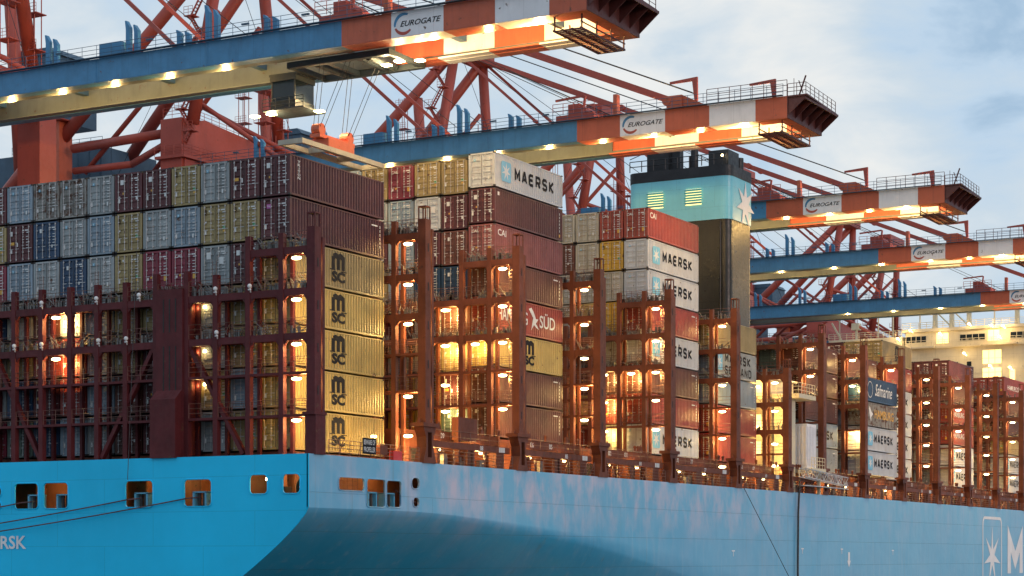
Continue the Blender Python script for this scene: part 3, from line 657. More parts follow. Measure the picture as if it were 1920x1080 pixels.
# ---------------------------------------------------------------- funnel and casing
fn = MB()
F = rrect(-20.0, -7.6, 93.2, 100.2, 1.0, 6)
def fsec(z0, z1, mi, grow=0.0, top=False):
    P = [(x, y) for x, y in rrect(-20.0 - grow, -7.6 + grow, 93.2 - grow, 100.2 + grow, 1.0 + grow, 6)]; n = len(P)
    fn.add([(x, y, z0) for x, y in P] + [(x, y, z1) for x, y in P], [(i, (i + 1) % n, n + (i + 1) % n, n + i) for i in range(n)] + [tuple(range(n, 2 * n)), tuple(reversed(range(n)))], mi)
fsec(16.1, 46.9, 1); fsec(46.9, 51.75, 0, 0.12); fsec(51.75, 52.95, 2, 0.16)
fu = fn.build('funnel', ['funnel_blue', 'soot', 'black'], ship); fu['label'] = 'black and pale blue ship funnel with a white star'
mb = MB()
for x0 in (-15.6, -10.9):
    mb.box(x0 - 1.9, x0, 92.995, 93.06, 48.7, 50.5, 0)
    for k in range(6): mb.prism([(0, 0), (-0.06, -0.06), (-0.2, 0.10), (-0.14, 0.16)], (x0 - 2.0, 92.99, 48.85 + k * 0.29), (0, 1, 0), (0, 0, 1), (2.1, 0, 0), 1)
mb.build('glow_louvre', ['lit_win', 'funnel_blue'], fu)
mb = MB(); c = Vector((-7.42, 97.6, 49.0)); star(mb, c, (0, 1, 0), (0, 0, 1), 2.7, inner=0.38)
pass; mb.build('funnel_star', 'crane_white', fu)
for bx in ((-18.3, -15.6, 94.5, 97, 53.1, 57.2), (-15.4, -14.4, 95, 96, 53.1, 55.6), (-10.6, -8.2, 94.4, 97.5, 53.1, 54.9)): mb = MB(); mb.box(*bx); mb.build('exhaust_stack', 'black', fu)
for x, y, zz, rr_ in ((-12.4, 94.6, 57.0, 0.42), (-8.6, 98.6, 54.6, 0.5), (-14.0, 97.6, 55.2, 0.4)): mb = MB(); mb.tube((x, y, 53.1), (x, y, zz), rr_, 12); mb.build('exhaust_stack', 'black', fu)
mb = MB()
for a in (0, 0.5): mb.tube((-19.2 + a, 92.98, 30), (-19.2 + a, 92.98, 46.5), 0.03, 5)
for k in range(40): mb.tube((-19.2, 92.98, 30.2 + k * 0.4), (-18.7, 92.98, 30.2 + k * 0.4), 0.02, 4)
mb.build('funnel_ladder', 'black', fu)
for x in (-13.4, -12.9, -8.6): mb = MB(); mb.tube((x, 93.05, 29.2), (x, 93.05, 46.6), 0.10, 8); mb.build('funnel_pipe', 'soot', fu)
mb = MB(); mb.rail((-19.9, 93.3, 53.1), (-8, 93.3, 53.1), 1.2, 8, 0.05, 2); mb.tube((-19.9, 93.3, 54.6), (-18.6, 94.4, 55.4), 0.05, 5)
mb.build('funnel_railing', 'black', fu)
mb = MB(); mb.tube((-8.6, 93.6, 53.1), (-8.6, 93.6, 54.0), 0.05, 6); mb.sphere((-8.6, 93.6, 54.1), 0.14, 8, 1); mb.build('funnel_lamp', ['black', 'lamp_lens'], fu)
mb = MB(); mb.box(-3.4, -50, 94.2, 102.2, 16.12, 28.9); mb.box(-3.0, -50, 93.9, 102.4, 28.9, 29.1)
mb.box(-2.8, -0.9, 94.6, 96.2, 16.12, 26.6); mb.box(-3.35, 0.3, 94.2, 99.5, 26.62, 27.1); mb.box(-2.4, 0.6, 97.5, 102, 18.5, 19.0); mb.box(0.0, 0.35, 100.6, 100.9, 16.12, 18.5)
cs = mb.build('engine_casing', 'cream', ship)
mb = MB(); mb.rail((0.2, 94.3, 27.1), (0.2, 99.4, 27.1), 1.2, 6, 0.03); mb.rail((-3.3, 94.3, 27.1), (0.2, 94.3, 27.1), 1.2, 4, 0.03); mb.build('platform_railing', 'cream', cs); mb = MB(); mb.rail((0.5, 97.6, 19), (0.5, 101.9, 19), 1.2, 5, 0.03); mb.build('platform_railing', 'cream', cs)
mb = MB(); mb.box(-1.9, -0.3, 98.2, 101.2, 19.05, 24.0)
for k in range(6): mb.box(-0.3, -0.22, 98.4 + k * 0.48, 98.6 + k * 0.48, 19.4, 23.7)
for k in range(4): mb.box(-1.7 + k * 0.4, -1.55 + k * 0.4, 98.1, 98.2, 19.4, 23.7)
mb.build('fan_housing', 'crane_white', cs)
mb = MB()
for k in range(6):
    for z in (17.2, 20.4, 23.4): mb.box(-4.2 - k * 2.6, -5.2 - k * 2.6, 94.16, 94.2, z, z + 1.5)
mb.build('glow_louvre', 'lit_win', cs)  # glowing panels stand in for lamplight on the cream casing wall
for x, z in ((-4.5, 27.6), (-5.6, 20.5), (-4.4, 23.2), (-8.5, 25), (-8.5, 20)): lamp_light((x, 93.4, z), 12, cs)
lamp_light((-0.6, 93.6, 22.5), 8, cs); lamp_light((-1.6, 93.7, 18.5), 10, cs)
mb = MB()
for x, y, z in ((-4.5, 93.9, 27.9), (-4.4, 93.9, 23.4), (-5.6, 93.9, 20.8), (-1.3, 94.5, 22.4)): mb.box(x - 0.2, x + 0.2, y, y + 0.15, z, z + 0.15)
mb.build('casing_lamp', 'lamp_lens', cs)
# stowed accommodation ladder over the side
mb = MB(); A, Bq = (0.15, 94.6, 17.9), (0.15, 108.8, 17.3)
for dx in (0, 0.7):
    for dz in (0, 0.95): mb.bar((A[0] + dx, A[1], A[2] + dz), (Bq[0] + dx, Bq[1], Bq[2] + dz), 0.10, 0.10)
    n = 12
    for k in range(n):
        y0 = A[1] + (Bq[1] - A[1]) * k / n; y1 = A[1] + (Bq[1] - A[1]) * (k + 1) / n; zf = lambda y: A[2] + (Bq[2] - A[2]) * (y - A[1]) / (Bq[1] - A[1])
        if k % 2: mb.bar((A[0] + dx, y0, zf(y0)), (A[0] + dx, y1, zf(y1) + 0.95), 0.07, 0.07)
        else: mb.bar((A[0] + dx, y0, zf(y0) + 0.95), (A[0] + dx, y1, zf(y1)), 0.07, 0.07)
        mb.bar((A[0] + dx, y0, zf(y0)), (A[0] + dx, y0, zf(y0) + 0.95), 0.06, 0.06)
mb.box(0.1, 0.9, 94.6, 108.8, 16.9, 17.0)
mb.build('accommodation_ladder', 'galv', ship)
# hose and line over the side
mb = MB(); pts = [(0.1, 95.0, 17.6), (0.25, 94.4, 16.6), (0.2, 94.2, 14), (0.22, 94.0, 8), (0.22, 94.1, 0.5)]
for a, b in zip(pts, pts[1:]): mb.tube(a, b, 0.11, 8)
tag(mb.build('black_hose', 'hose'), 'thick black hose hanging straight down the blue hull side', 'hose')
mb = MB(); mb.tube((0.05, 78.6, 16.3), (2.2, 87.4, 6.0), 0.035, 5); mb.tube((2.2, 87.4, 6.0), (3.2, 92, 0.4), 0.035, 5)
tag(mb.build('thin_line', 'hose'), 'thin dark line slanting from the deck edge down the hull', 'rope')

# forward accommodation block with the bridge
db = MB(); Y0 = 262.0
db.box(-46, -17.5, Y0 + 0.4, Y0 + 16, 16.12, 49.3); db.box(-56.5, 0.5, Y0, Y0 + 13, 49.3, 49.75); db.box(-41, -0.5, Y0 + 0.35, Y0 + 12, 49.752, 52.6); db.box(-41.5, 0.5, Y0 - 0.2, Y0 + 13, 52.603, 53.2)
db.box(-56.5, -41.52, Y0 - 0.1, Y0 + 12, 49.76, 51.9)
db.prism([(-17.5, 49.28), (-7, 49.28), (-9, 48.2), (-17.5, 41)], (0, Y0 + 2.0, 0), (1, 0, 0), (0, 0, 1), (0, 0.7, 0)); db.box(-17.4, -8, Y0 + 6, Y0 + 14, 16.12, 49.2)
for x in (-36, -32.7, -29.3, -20, -12): db.prism([(-0.6, 0), (0.6, 0), (0.4, 0.8), (0.35, 5), (-0.35, 5), (-0.4, 0.8)], (x, Y0 + 3, 53.2), (1, 0, 0), (0, 0, 1), (0, 0.8, 0))
for x0, x1 in ((-36, -32.7), (-32.7, -29.3)): db.bar((x0, Y0 + 3.4, 57), (x1, Y0 + 3.4, 53.6), 0.25, 0.25)
db.box(-52.2, -50.7, Y0 + 1, Y0 + 2.5, 53.9, 55.2); db.tube((-51.4, Y0 + 1.7, 51.9), (-51.4, Y0 + 1.7, 53.9), 0.25, 8)
for x in (-55, -47, -44, -38.6, -24, -16): db.tube((x, Y0 + 2, 51.9), (x, Y0 + 2, 57.5), 0.14, 8)
db.bar((-56, Y0 + 0.3, 55.4), (-54, Y0 + 0.3, 51.9), 0.3, 0.3)
for x0, x1, z in ((-39.5, -35, 49.72), (-31.3, -26, 49.72), (-24.8, -19, 49.72)): db.box(x0, x1, Y0 - 0.9, Y0 - 0.02, z - 0.35, z)
for z in (46.9, 44.2, 41.5, 38.6): db.box(-46.05, -17.45, Y0 + 0.33, Y0 + 0.39, z, z + 0.12)
dh = db.build('accommodation_block', 'cream', ship)
def panes(rects, y, mat, name, th=0.05):
    for x0, x1, a, b in rects:
        m = MB(); m.box(x0, x1, y - th, y, a, b); m.box(x0 - 0.12, x1 + 0.12, y - th * 0.6, y - 0.001, a - 0.12, a - 0.002, 1); m.box(x0 - 0.12, x1 + 0.12, y - th * 0.6, y - 0.001, b + 0.002, b + 0.12, 1)
        n = max(1, round((x1 - x0) / 1.1))
        for k in range(1, n): xx = x0 + (x1 - x0) * k / n; m.box(xx - 0.05, xx + 0.05, y - th - 0.03, y - th - 0.003, a, b, 1)
        m.build(name, [mat, 'cream'], dh)
panes([(-40.8, -36.9, 50.6, 51.8), (-30.2, -25.4, 50.5, 51.7), (-20.5, -14.5, 50.5, 51.7), (-12, -6, 50.5, 51.7)], Y0 + 0.33, 'glass', 'bridge_window')
panes([(-34.8, -32.5, 50.2, 52.2), (-24.8, -22.6, 50.2, 52.3)], Y0 + 0.33, 'lit_win', 'lit_doorway')
panes([(-25.8, -22.3, 45.9, 48.5), (-25.8, -22.3, 43.2, 45.1), (-25.8, -22.3, 40.2, 42.2), (-20.6, -19.7, 42.3, 44.6)], Y0 + 0.38, 'lit_win', 'lit_window')
for k, zz0 in enumerate((45.6, 42.8, 40.0, 37.2)):
    panes([(-44.5 + 2.6 * j, -43.6 + 2.6 * j, zz0, zz0 + 0.9) for j in range(7)], Y0 + 0.38, 'glass' if k % 2 else 'glass', 'cabin_window')
m = MB(); m.rail((-41.5, Y0 - 0.15, 53.2), (0.5, Y0 - 0.15, 53.2), 1.2, 26, 0.045); m.build('bridge_railing', 'cream', dh)
m = MB(); m.rail((-56.5, Y0 - 0.05, 51.9), (-41.6, Y0 - 0.05, 51.9), 1.2, 12, 0.045); m.build('bridge_railing', 'cream', dh)
m = MB(); m.rail((-41, Y0 - 0.85, 49.73), (-18, Y0 - 0.85, 49.73), 1.1, 20, 0.04); m.build('bridge_railing', 'cream', dh)
for x, z, e_ in ((-42, 51.4, 130), (-39.5, 52.9, 60), (-33.7, 52.0, 90), (-28, 53.5, 80), (-23.7, 53.0, 160), (-21.5, 52.8, 150), (-22.2, 50.8, 120), (-24, 45.4, 60), (-20.2, 44.9, 60), (-33, 44.5, 90), (-49, 50.4, 60), (-29, 48.0, 60), (-37, 41, 90), (-20, 39.5, 60)):
    lamp_light((x, Y0 - 1.6, z), e_ * 0.30, dh, (1.0, 0.66, 0.28), 0.25)
    m = MB(); m.sphere((x, Y0 - 1.35, z), 0.26, 10, sc=(1, 0.6, 0.7)); m.tube((x, Y0 - 1.3, z), (x, Y0 + 0.4, z - 0.3), 0.05, 5); m.build('wall_lamp', 'lamp_lens', dh)

# ---------------------------------------------------------------- containers
CW, CL, CH = 2.53, 12.3, 2.88
def body_mesh(ck):
    mb = MB(); W = CW / 2; p = 0.15
    for x in (-W, W - p):
        for y in (0, CL - p): mb.box(x, x + p, y, y + p, 0.125, CH - 0.125)
    for x in (-W - 0.006, W - 0.17 + 0.006):
        for y in (-0.008, CL - 0.17):
            for z in (0, CH - 0.125): mb.box(x, x + 0.17, y, y + 0.178, z, z + 0.124, 1)
    for x in (-W + 0.01, W - 0.09):
        mb.box(x, x + 0.08, 0.172, CL - 0.172, 0.02, 0.17); mb.box(x, x + 0.08, 0.172, CL - 0.172, CH - 0.10, CH - 0.015)
    mb.box(-W + 0.172, W - 0.172, 0.02, 0.12, 0.02, 0.16); mb.box(-W + 0.172, W - 0.172, 0.02, 0.12, CH - 0.15, CH - 0.015)
    mb.box(-W + 0.1, W - 0.1, 0.16, CL - 0.02, CH - 0.06, CH - 0.035)
    mb.box(-W + 0.15, W - 0.15, CL - 0.1, CL - 0.05, 0.16, CH - 0.1)
    mb.box(-W + 0.1, W - 0.1, 0.14, CL - 0.1, 0.05, 0.12)
    n = 34; y0, y1 = 0.15, CL - 0.15; pitch = (y1 - y0) / n
    for s in (-1, 1):
        xo, xi = s * (W - 0.02), s * (W - 0.095); P = []
        for k in range(n):
            a = y0 + k * pitch; P += [(xo, a), (xo, a + pitch * 0.34), (xi, a + pitch * 0.5), (xi, a + pitch * 0.84)]
        P.append((xo, y1)); m = len(P)
        vs = [(x, y, 0.17) for x, y in P] + [(x, y, CH - 0.1) for x, y in P]
        mb.add(vs, [((i, i + 1, m + i + 1, m + i) if s > 0 else (i + 1, i, m + i, m + i + 1)) for i in range(m - 1)])
    return mb.mesh('container_body', ['c_' + ck, 'casting'])
def door_mesh(ck, side, deco, rr):
    mb = MB(); x0, x1 = (-CW / 2 + 0.16, -0.012) if side < 0 else (0.012, CW / 2 - 0.16)
    zb, zt = 0.18, CH - 0.17
    for a, b in ((x0, x0 + 0.09), (x1 - 0.09, x1)): mb.box(a, b, 0.012, 0.10, zb, zt)
    nb = 5; h = (zt - zb) / nb; P = []
    for k in range(nb):
        a = zb + k * h; P += [(0.025, a), (0.025, a + h * 0.26), (0.075, a + h * 0.36), (0.075, a + h * 0.9)]
    P.append((0.025, zt)); m = len(P)
    mb.add([(x0 + 0.09, y, z) for y, z in P] + [(x1 - 0.09, y, z) for y, z in P], [(i, m + i, m + i + 1, i + 1) for i in range(m - 1)])
    mb.box(x0 - 0.005 if side > 0 else x1 - 0.01, x0 + 0.008 if side > 0 else x1 + 0.006, 0.005, 0.06, zb, zt, 1)
    Y = 0.010
    def q(cx, cz, w, hh, mi): mb.box(cx - w / 2, cx + w / 2, Y - 0.006, Y, cz - hh / 2, cz + hh / 2, mi)
    c = (x0 + x1) / 2
    if side > 0:
        for k in range(3): q(c + 0.12, zt - 0.28 - k * 0.0, 0.0, 0.0, 2) if False else None
        q(c - 0.22, zt - 0.30, 0.20, 0.09, 2); q(c + 0.14, zt - 0.30, 0.34, 0.09, 2); q(c + 0.2, zt - 0.47, 0.2, 0.07, 2)
        for k in range(5):
            z = zt - 0.78 - k * 0.22; q(c - 0.24, z, 0.14 + 0.06 * (k % 2), 0.035, 2); q(c + 0.17, z, 0.22, 0.05, 2)
    dl = {'maersk': [(-1, c - 0.12, zt - 0.42, 0.17, 0.20, 3), (-1, c - 0.30, 0.80, 0.14, 0.34, 2), (1, c + 0.1, 0.75, 0.14, 0.28, 2)],
          'tex': [(-1, c - 0.05, zt - 0.52, 0.30, 0.36, 2), (-1, c - 0.33, 0.85, 0.18, 0.36, 2), (-1, c - 0.33, 1.13, 0.2, 0.07, 2), (-1, c + 0.05, 1.36, 0.12, 0.14, 4), (1, c + 0.22, 0.95, 0.18, 0.26, 2)],
          'tex2': [(-1, c - 0.30, zt - 0.5, 0.22, 0.34, 2), (-1, c - 0.22, 1.45, 0.42, 0.22, 4), (-1, c - 0.3, 0.85, 0.16, 0.3, 2), (-1, c + 0.3, 1.35, 0.12, 0.3, 2)],
          'msc': [(-1, c + 0.05, zt - 0.33, 0.12, 0.14, 2), (-1, c - 0.30, 0.86, 0.15, 0.32, 2), (1, c + 0.25, 1.12, 0.24, 0.2, 5), (1, c + 0.25, 0.88, 0.24, 0.14, 4), (-1, c - 0.28, 1.60, 0.12, 0.12, 2)],
          'cai': [(-1, c - 0.28, 0.85, 0.16, 0.18, 2), (-1, c + 0.05, 0.95, 0.16, 0.14, 4), (1, c + 0.22, 0.80, 0.28, 0.34, 4)],
          'tal': [(-1, c - 0.02, zt - 0.42, 0.34, 0.3, 7), (-1, c - 0.3, 0.85, 0.17, 0.34, 2), (1, c + 0.22, 0.95, 0.16, 0.24, 2)],
          'plain': [(-1, c, zt - 0.5, 0.2, 0.3, 2), (1, c, 1.0, 0.15, 0.2, 2)],
          'whitesq': [(-1, c, zt - 0.55, 0.42, 0.5, 2), (1, c, zt - 0.95, 0.4, 0.5, 2)]}[deco]
    for sd_, cx, cz, w_, h_, mi in dl:
        if sd_ == side: q(cx, cz, w_, h_, mi)
    if side < 0:
        if deco == 'cai': put_text(mb, 'CAI', (c - 0.42, Y - 0.008, zt - 0.48), (1, 0, 0), (0, 0, 1), 0.56, 0.24, 2, bold=0.02)
        if deco == 'msc': strokes(mb, MS_M, (c - 0.42, Y - 0.008, zt - 0.42), (1, 0, 0), (0, 0, 1), 0.24, 0.18, 0.05, 6); put_text(mb, 'SC', (c - 0.43, Y - 0.008, zt - 0.6), (1, 0, 0), (0, 0, 1), 0.28, 0.14, 6, bold=0.03)
        if deco == 'tal': put_text(mb, 'TAL', (c - 0.16, Y - 0.012, zt - 0.47), (1, 0, 0), (0, 0, 1), 0.28, 0.11, 2, bold=0.02)
        if deco == 'maersk': star(mb, (c - 0.12, Y - 0.012, zt - 0.42), (1, 0, 0), (0, 0, 1), 0.08, 2)
    return mb.mesh('door', ['c_' + ck, 'casting', 'decal', 'decal_blue', 'decal_yel', 'decal_grn', 'decal_blk', 'decal_mag'])
def bar_mesh():
    mb = MB(); mb.tube((0, -0.045, 0.10), (0, -0.045, CH - 0.10), 0.019, 6)
    for z in (0.2, 0.75, 1.5, 2.25, CH - 0.22): mb.box(-0.045, 0.045, -0.055, 0.01, z - 0.04, z + 0.04)
    mb.box(-0.05, 0.3, -0.075, -0.05, 1.0, 1.035)
    return mb.mesh('locking_bar', ['galv'])
MS_M = [[(0.0, 0.0), (0.10, 0.02), (0.10, 0.86), (0.0, 1.0)], [(0.10, 0.84), (0.30, 1.0), (0.46, 0.86), (0.46, 0.0)], [(0.46, 0.84), (0.66, 1.0), (0.84, 0.86), (0.84, 0.06), (1.0, 0.0)]]
_bm = {}; _dm = {}; _lb = bar_mesh()
def side_logo(kind, parent):
    X = CW / 2 - 0.012; u, v = (0, 1, 0), (0, 0, 1); mb = MB(); mats = ['decal_blk']
    if kind == 'maersk':
        mats = ['decal_blue', 'decal', 'decal_blk']
        mb.prism(rrect(1.15, 2.85, 0.62, 2.32, 0.2, 4), (X - 0.006, 0, 0), u, v, (0.006, 0, 0), 0); star(mb, (X + 0.004, 2.0, 1.47), u, v, 0.78, 1, inner=0.34)
        stroke_word(mb, 'MAERSK', (X, 3.5, 0.95), u, v, 7.2, 1.08, 0.25, 2)
    elif kind == 'sealand':
        mats = ['decal_blue', 'decal', 'decal_blk']
        mb.prism(rrect(1.15, 2.85, 0.62, 2.32, 0.2, 4), (X - 0.006, 0, 0), u, v, (0.006, 0, 0), 0); star(mb, (X + 0.004, 2.0, 1.47), u, v, 0.78, 1, inner=0.34)
        stroke_word(mb, 'MAERSK', (X, 3.5, 1.5), u, v, 7.2, 1.0, 0.22, 2); stroke_word(mb, 'SEALAND', (X, 3.5, 0.3), u, v, 7.4, 0.9, 0.17, 2)
    elif kind == 'msc':
        strokes(mb, [[(0.12, 0.0), (0.12, 0.92)], [(0.12, 0.90), (0.32, 1.0), (0.50, 0.88), (0.50, 0.0)], [(0.50, 0.90), (0.68, 1.0), (0.88, 0.86), (0.88, 0.0)]], (X, 5.25, 1.42), u, v, 1.7, 1.02, 0.42)
        mb.box(X, X + 0.004, 5.0, 5.7, 1.36, 1.43); mb.box(X, X + 0.004, 6.5, 7.25, 1.30, 1.37)
        put_text(mb, 'SC', (X + 0.002, 5.25, 0.5), u, v, 1.75, 0.8, bold=0.055)
    elif kind == 'cai':
        mats = ['decal']; put_text(mb, 'CAI', (X, 0.55, 1.95), u, v, 1.45, 0.55, bold=0.015)
    elif kind == 'triton':
        mats = ['decal']
        for k, ch in enumerate('TRITON'):
            put_text(mb, ch, (X, 1.08 if ch == 'I' else 0.95, 2.36 - k * 0.23), u, v, 0.08 if ch == 'I' else 0.32, 0.19, bold=0.02)
    elif kind == 'hamsud':
        mats = ['decal']; put_text(mb, 'HAMBURG', (X, 0.6, 0.9), u, v, 5.2, 1.1, bold=0.012); put_text(mb, 'SÜD', (X, 8.0, 0.9), u, v, 2.9, 1.35, bold=0.012)
        mb.prism([(0, 1.6), (0.5, 1.75), (1.0, 1.3), (1.3, 0.85), (1.75, 0.85), (1.3, 0.45), (1.9, -0.05), (1.35, 0.1), (0.95, 0.3), (0.45, -0.2), (0.65, 0.4), (0.8, 0.9)], (X, 6.0, 0.75), u, v, (0.004, 0, 0))
    elif kind == 'small':
        mats = ['decal']; put_text(mb, 'HAMBURG SÜD', (X, 2.0, 1.0), u, v, 8.0, 0.9, bold=0.01)
    elif kind == 'saf':
        mats = ['decal']; put_text(mb, 'Safmarine', (X, 3.8, 0.8), u, v, 6.6, 1.5, bold=0.005, shear=0.35)
        P = rrect(0.9, 2.9, 0.45, 2.45, 0.99, 6); Q = rrect(0.98, 2.82, 0.53, 2.37, 0.91, 6); n = len(P)
        mb.add([(X, y, z) for y, z in P + Q], [(i, (i + 1) % n, n + (i + 1) % n, n + i) for i in range(n)])
    elif kind == 'hs':
        mats = ['decal_yel', 'decal']; put_text(mb, 'HAMBURG', (X, 3.6, 1.0), u, v, 7.4, 1.1, bold=0.02)
        mb.prism([(0, 1.5), (0.4, 1.8), (0.9, 1.2), (1.6, 0.9), (0.9, 0.5), (0.9, -0.1), (0.4, 0.5)], (X, 1.4, 0.6), u, v, (0.004, 0, 0), 1)
    elif kind == 'tex':
        mats = ['decal', 'decal_yel']
        for k in range(6): mb.box(X, X + 0.004, 11.7, 11.78, 0.75 + k * 0.3, 0.95 + k * 0.3)
        mb.box(X, X + 0.004, 11.65, 11.85, 0.3, 0.55, 1); mb.box(X, X + 0.004, 0.5, 0.8, 2.3, 2.6)
    elif kind == 'code':
        mats = ['decal']
        for k in range(6): mb.box(X, X + 0.004, 11.7, 11.78, 0.75 + k * 0.3, 0.95 + k * 0.3)
        mb.box(X, X + 0.004, 10.6, 11.4, 2.35, 2.45)
    mb.build('side_logo', mats, parent)
ORD = ['outermost', 'second', 'third', 'fourth', 'fifth', 'sixth', 'seventh', 'eighth', 'ninth', 'tenth', 'eleventh', 'twelfth', 'thirteenth']
CN = []
SKIP = set([229,230,231,232,234,235,236,238,239,240,242,243,244,246,247,248,250,251,252,264,266,267,268,269,270,271,272,274,275,276,277,278,279,280,282,283,284,285,286,287,288,290,291,292,293,294,295,296,299,300,301,302,303,304,308,309,310,311,312,316,317,318,319,320,324,325,326,327,328,332,333,334,335,336,340,341,342,343,344,348,349,350,351,352,355,356,357,358,359,360,363,364,365,366,367,368,371,372,373,374,375,376,379,380,381,382,383,384,388,389,390,391,392,395,396,397,398,399,400])   # wholly hidden behind other containers
def container(ck, deco, bay, tier, c_, y, z, detail, logo=None, xoff=0.0, ntier=8):
    xc = -3.2 - CW / 2 - 2.66 * c_ + xoff
    tw = ['top', 'second', 'third', 'fourth', 'fifth', 'sixth', 'seventh', 'lowest'][tier] if tier < 8 else 'lowest'
    if tier == ntier - 1: tw = 'bottom'
    lw = {'maersk': ' with star emblem', 'sealand': ' with two rows of letters', 'msc': ' with bold black letters', 'cai': ' with three white letters', 'triton': ' with vertical lettering', 'hamsud': ' with white bird',
          'saf': ' with script lettering', 'hs': ' with orange lettering', 'small': ' with white lettering'}.get(logo, '')
    side = ORD[c_] + (' from starboard' if c_ else ' starboard')
    lab = f"{CWORD[ck]} container{lw}, {tw} tier, {side}, {bay[0]}"
    CN.append(lab)
    if len(CN) - 1 in SKIP: return None
    t = thing('shipping_container', lab, 'shipping container', (xc, y, z), bay[1])
    kb = ck
    if kb not in _bm: _bm[kb] = body_mesh(ck)
    obj('container_body', _bm[kb], t)
    for s in (-1, 1):
        k = (ck, s, deco)
        if k not in _dm: _dm[k] = door_mesh(ck, s, deco, random)
        d = obj('door', _dm[k], t)
        if detail:
            for x in ((0.34, 0.92) if s > 0 else (-0.92, -0.34)): obj('locking_bar', _lb, d, (x, 0, 0))
    if logo: side_logo(logo, t)
    return t
code = {'m': ('maroon', 'tex'), 'M': ('maroon', 'tex2'), 'L': ('maroon', 'tal'), 't': ('tan', 'msc'), 'y': ('yellow', 'msc'), 'o': ('gold', 'msc'), 'g': ('grey', 'maersk'), 'b': ('greyblue', 'maersk'), 'r': ('rusty', 'maersk'),
        'w': ('white', 'maersk'), 'c': ('cream', 'maersk'), 'C': ('crimson', 'cai'), 'R': ('red', 'cai'), 'P': ('pink', 'cai'), 'n': ('navy', 'plain'), 'B': ('brown', 'plain'), 'd': ('darkbrown', 'plain'), 'G': ('green', 'plain'),
        'q': ('grey', 'whitesq'), 'W': ('white', 'whitesq')}
def stack(bay, y, ztop, rows, logos={}, detail=True, dz={}, gapcol=(), xoff=0.0, start=0):
    nt = len(rows)
    for t, row in enumerate(rows):
        for c_, ch in enumerate(row):
            if ch == '.': continue
            ck, deco = code[ch]; z = ztop - 3.0 * (t + 1) + 0.03 + dz.get(c_, 0)
            container(ck, deco, bay, t, c_ + start, y, z, detail, logos.get(t) if c_ == 0 else None, xoff, nt)
stack(('stern stack', 'containers stacked behind the stern lashing frame'), 2.4, 37.6, [
    'mMgtmmgrrbm.m', 'LttbgtbgnMt', 'tmqCCtgngbC', 'ytgmttgWBcn', 'ytgqmtqRRtc', 'ybtdmBbRMng', 'ytgBmdgbnGC'],
    {0: 'triton', 1: 'code', 2: 'msc', 3: 'msc', 4: 'msc', 5: 'msc', 6: 'msc'})
stack(('second tall stack', 'containers in the second tall stack'), 31.9, 43.05, [
    'wttCtbtB', 'mmWbgmtg', 'PBmbmtgm', 'BnnbtmBg', 'RBWmRtcB', 'ytcqBRWt', 'BMtyBcmR', 'BGyoBmtc'],
    {0: 'maersk', 1: 'tex', 2: 'cai', 3: 'code', 4: 'hamsud', 5: 'msc', 6: 'code', 7: 'code'}, dz={1: -0.35, 2: -0.3, 3: -0.35, 4: -0.35, 5: -0.35})
stack(('third tall stack', 'containers in the third tall stack'), 62.2, 43.05, [
    'RRccct', 'wocBcc', 'wcccBt', 'RoycBm', 'wcBWcm', 'BdmcBR', 'RRycmB', 'wcRWcB'],
    {0: 'cai', 1: 'maersk', 2: 'maersk', 3: 'code', 4: 'maersk', 5: 'code', 6: 'code', 7: 'maersk'})
stack(('stack before the funnel', 'containers in front of the funnel'), 78.0, 34.05, [
    'tgb', 'gtB', 'bRc', 'RBt', 'RmW', 'BBt'], {0: 'msc', 1: 'sealand', 2: 'code', 3: 'code', 4: 'code', 5: 'code'})
stack(('stack ahead of the funnel', 'containers just ahead of the funnel'), 104.3, 34.05, [
    'dGGgb', 'dgGBg', 'dBmgt', 'bdRcm', 'gBgcR'], {0: 'code', 1: 'code', 2: 'code', 3: 'maersk', 4: 'code'}, detail=False)
stack(('stack beside the navy box', 'containers beside the navy one'), 119.0, 34.05, [
    'Bmdt', 'BBmg', 'wcgt', 'cWtB', 'gcWm'], {0: 'code'}, detail=False)
for t, (ck, lg) in enumerate((('navy', 'saf'), ('rusty', 'hs'), ('white', 'maersk'), ('white', 'maersk'))):
    container(ck, 'plain', ('overhanging deck edge column', 'containers at the deck edge'), t, 0, 119.0, 31.05 - 3 * (t + 1) + 0.03, False, lg, 2.66, 4)
stack(('tan topped stack', 'containers under the tan top corner'), 133.6, 37.05, [
    'ttmmdmmt', 'RBmdtBmm', 'wcgtBmgt', 'wctmcgtt', 'wgcBtmcg', 'wcBmtcgB'], {0: 'msc', 1: 'code', 2: 'maersk', 3: 'maersk', 4: 'maersk', 5: 'maersk'}, detail=False)
stack(('fifth tall stack from the stern', 'containers in the fifth tall stack'), 163.4, 37.05, [
    'mmmdmmdB', 'BmtBdmmt', 'RdmBtRmm', 'RBdtmBmd', 'wcgmtBct', 'wgtcBmtc'], {0: 'code', 2: 'small', 3: 'small', 4: 'maersk', 5: 'maersk'}, detail=False)
stack(('farthest stack near the frame edge', 'containers in the farthest stack'), 192.8, 37.05, [
    'RRRdBmmt', 'BmtBdmmt', 'dtmBtRmm', 'tBdtmBmd', 'wcgmtBct', 'wgtcBmtc'], {0: 'small', 4: 'maersk', 5: 'maersk'}, detail=False)

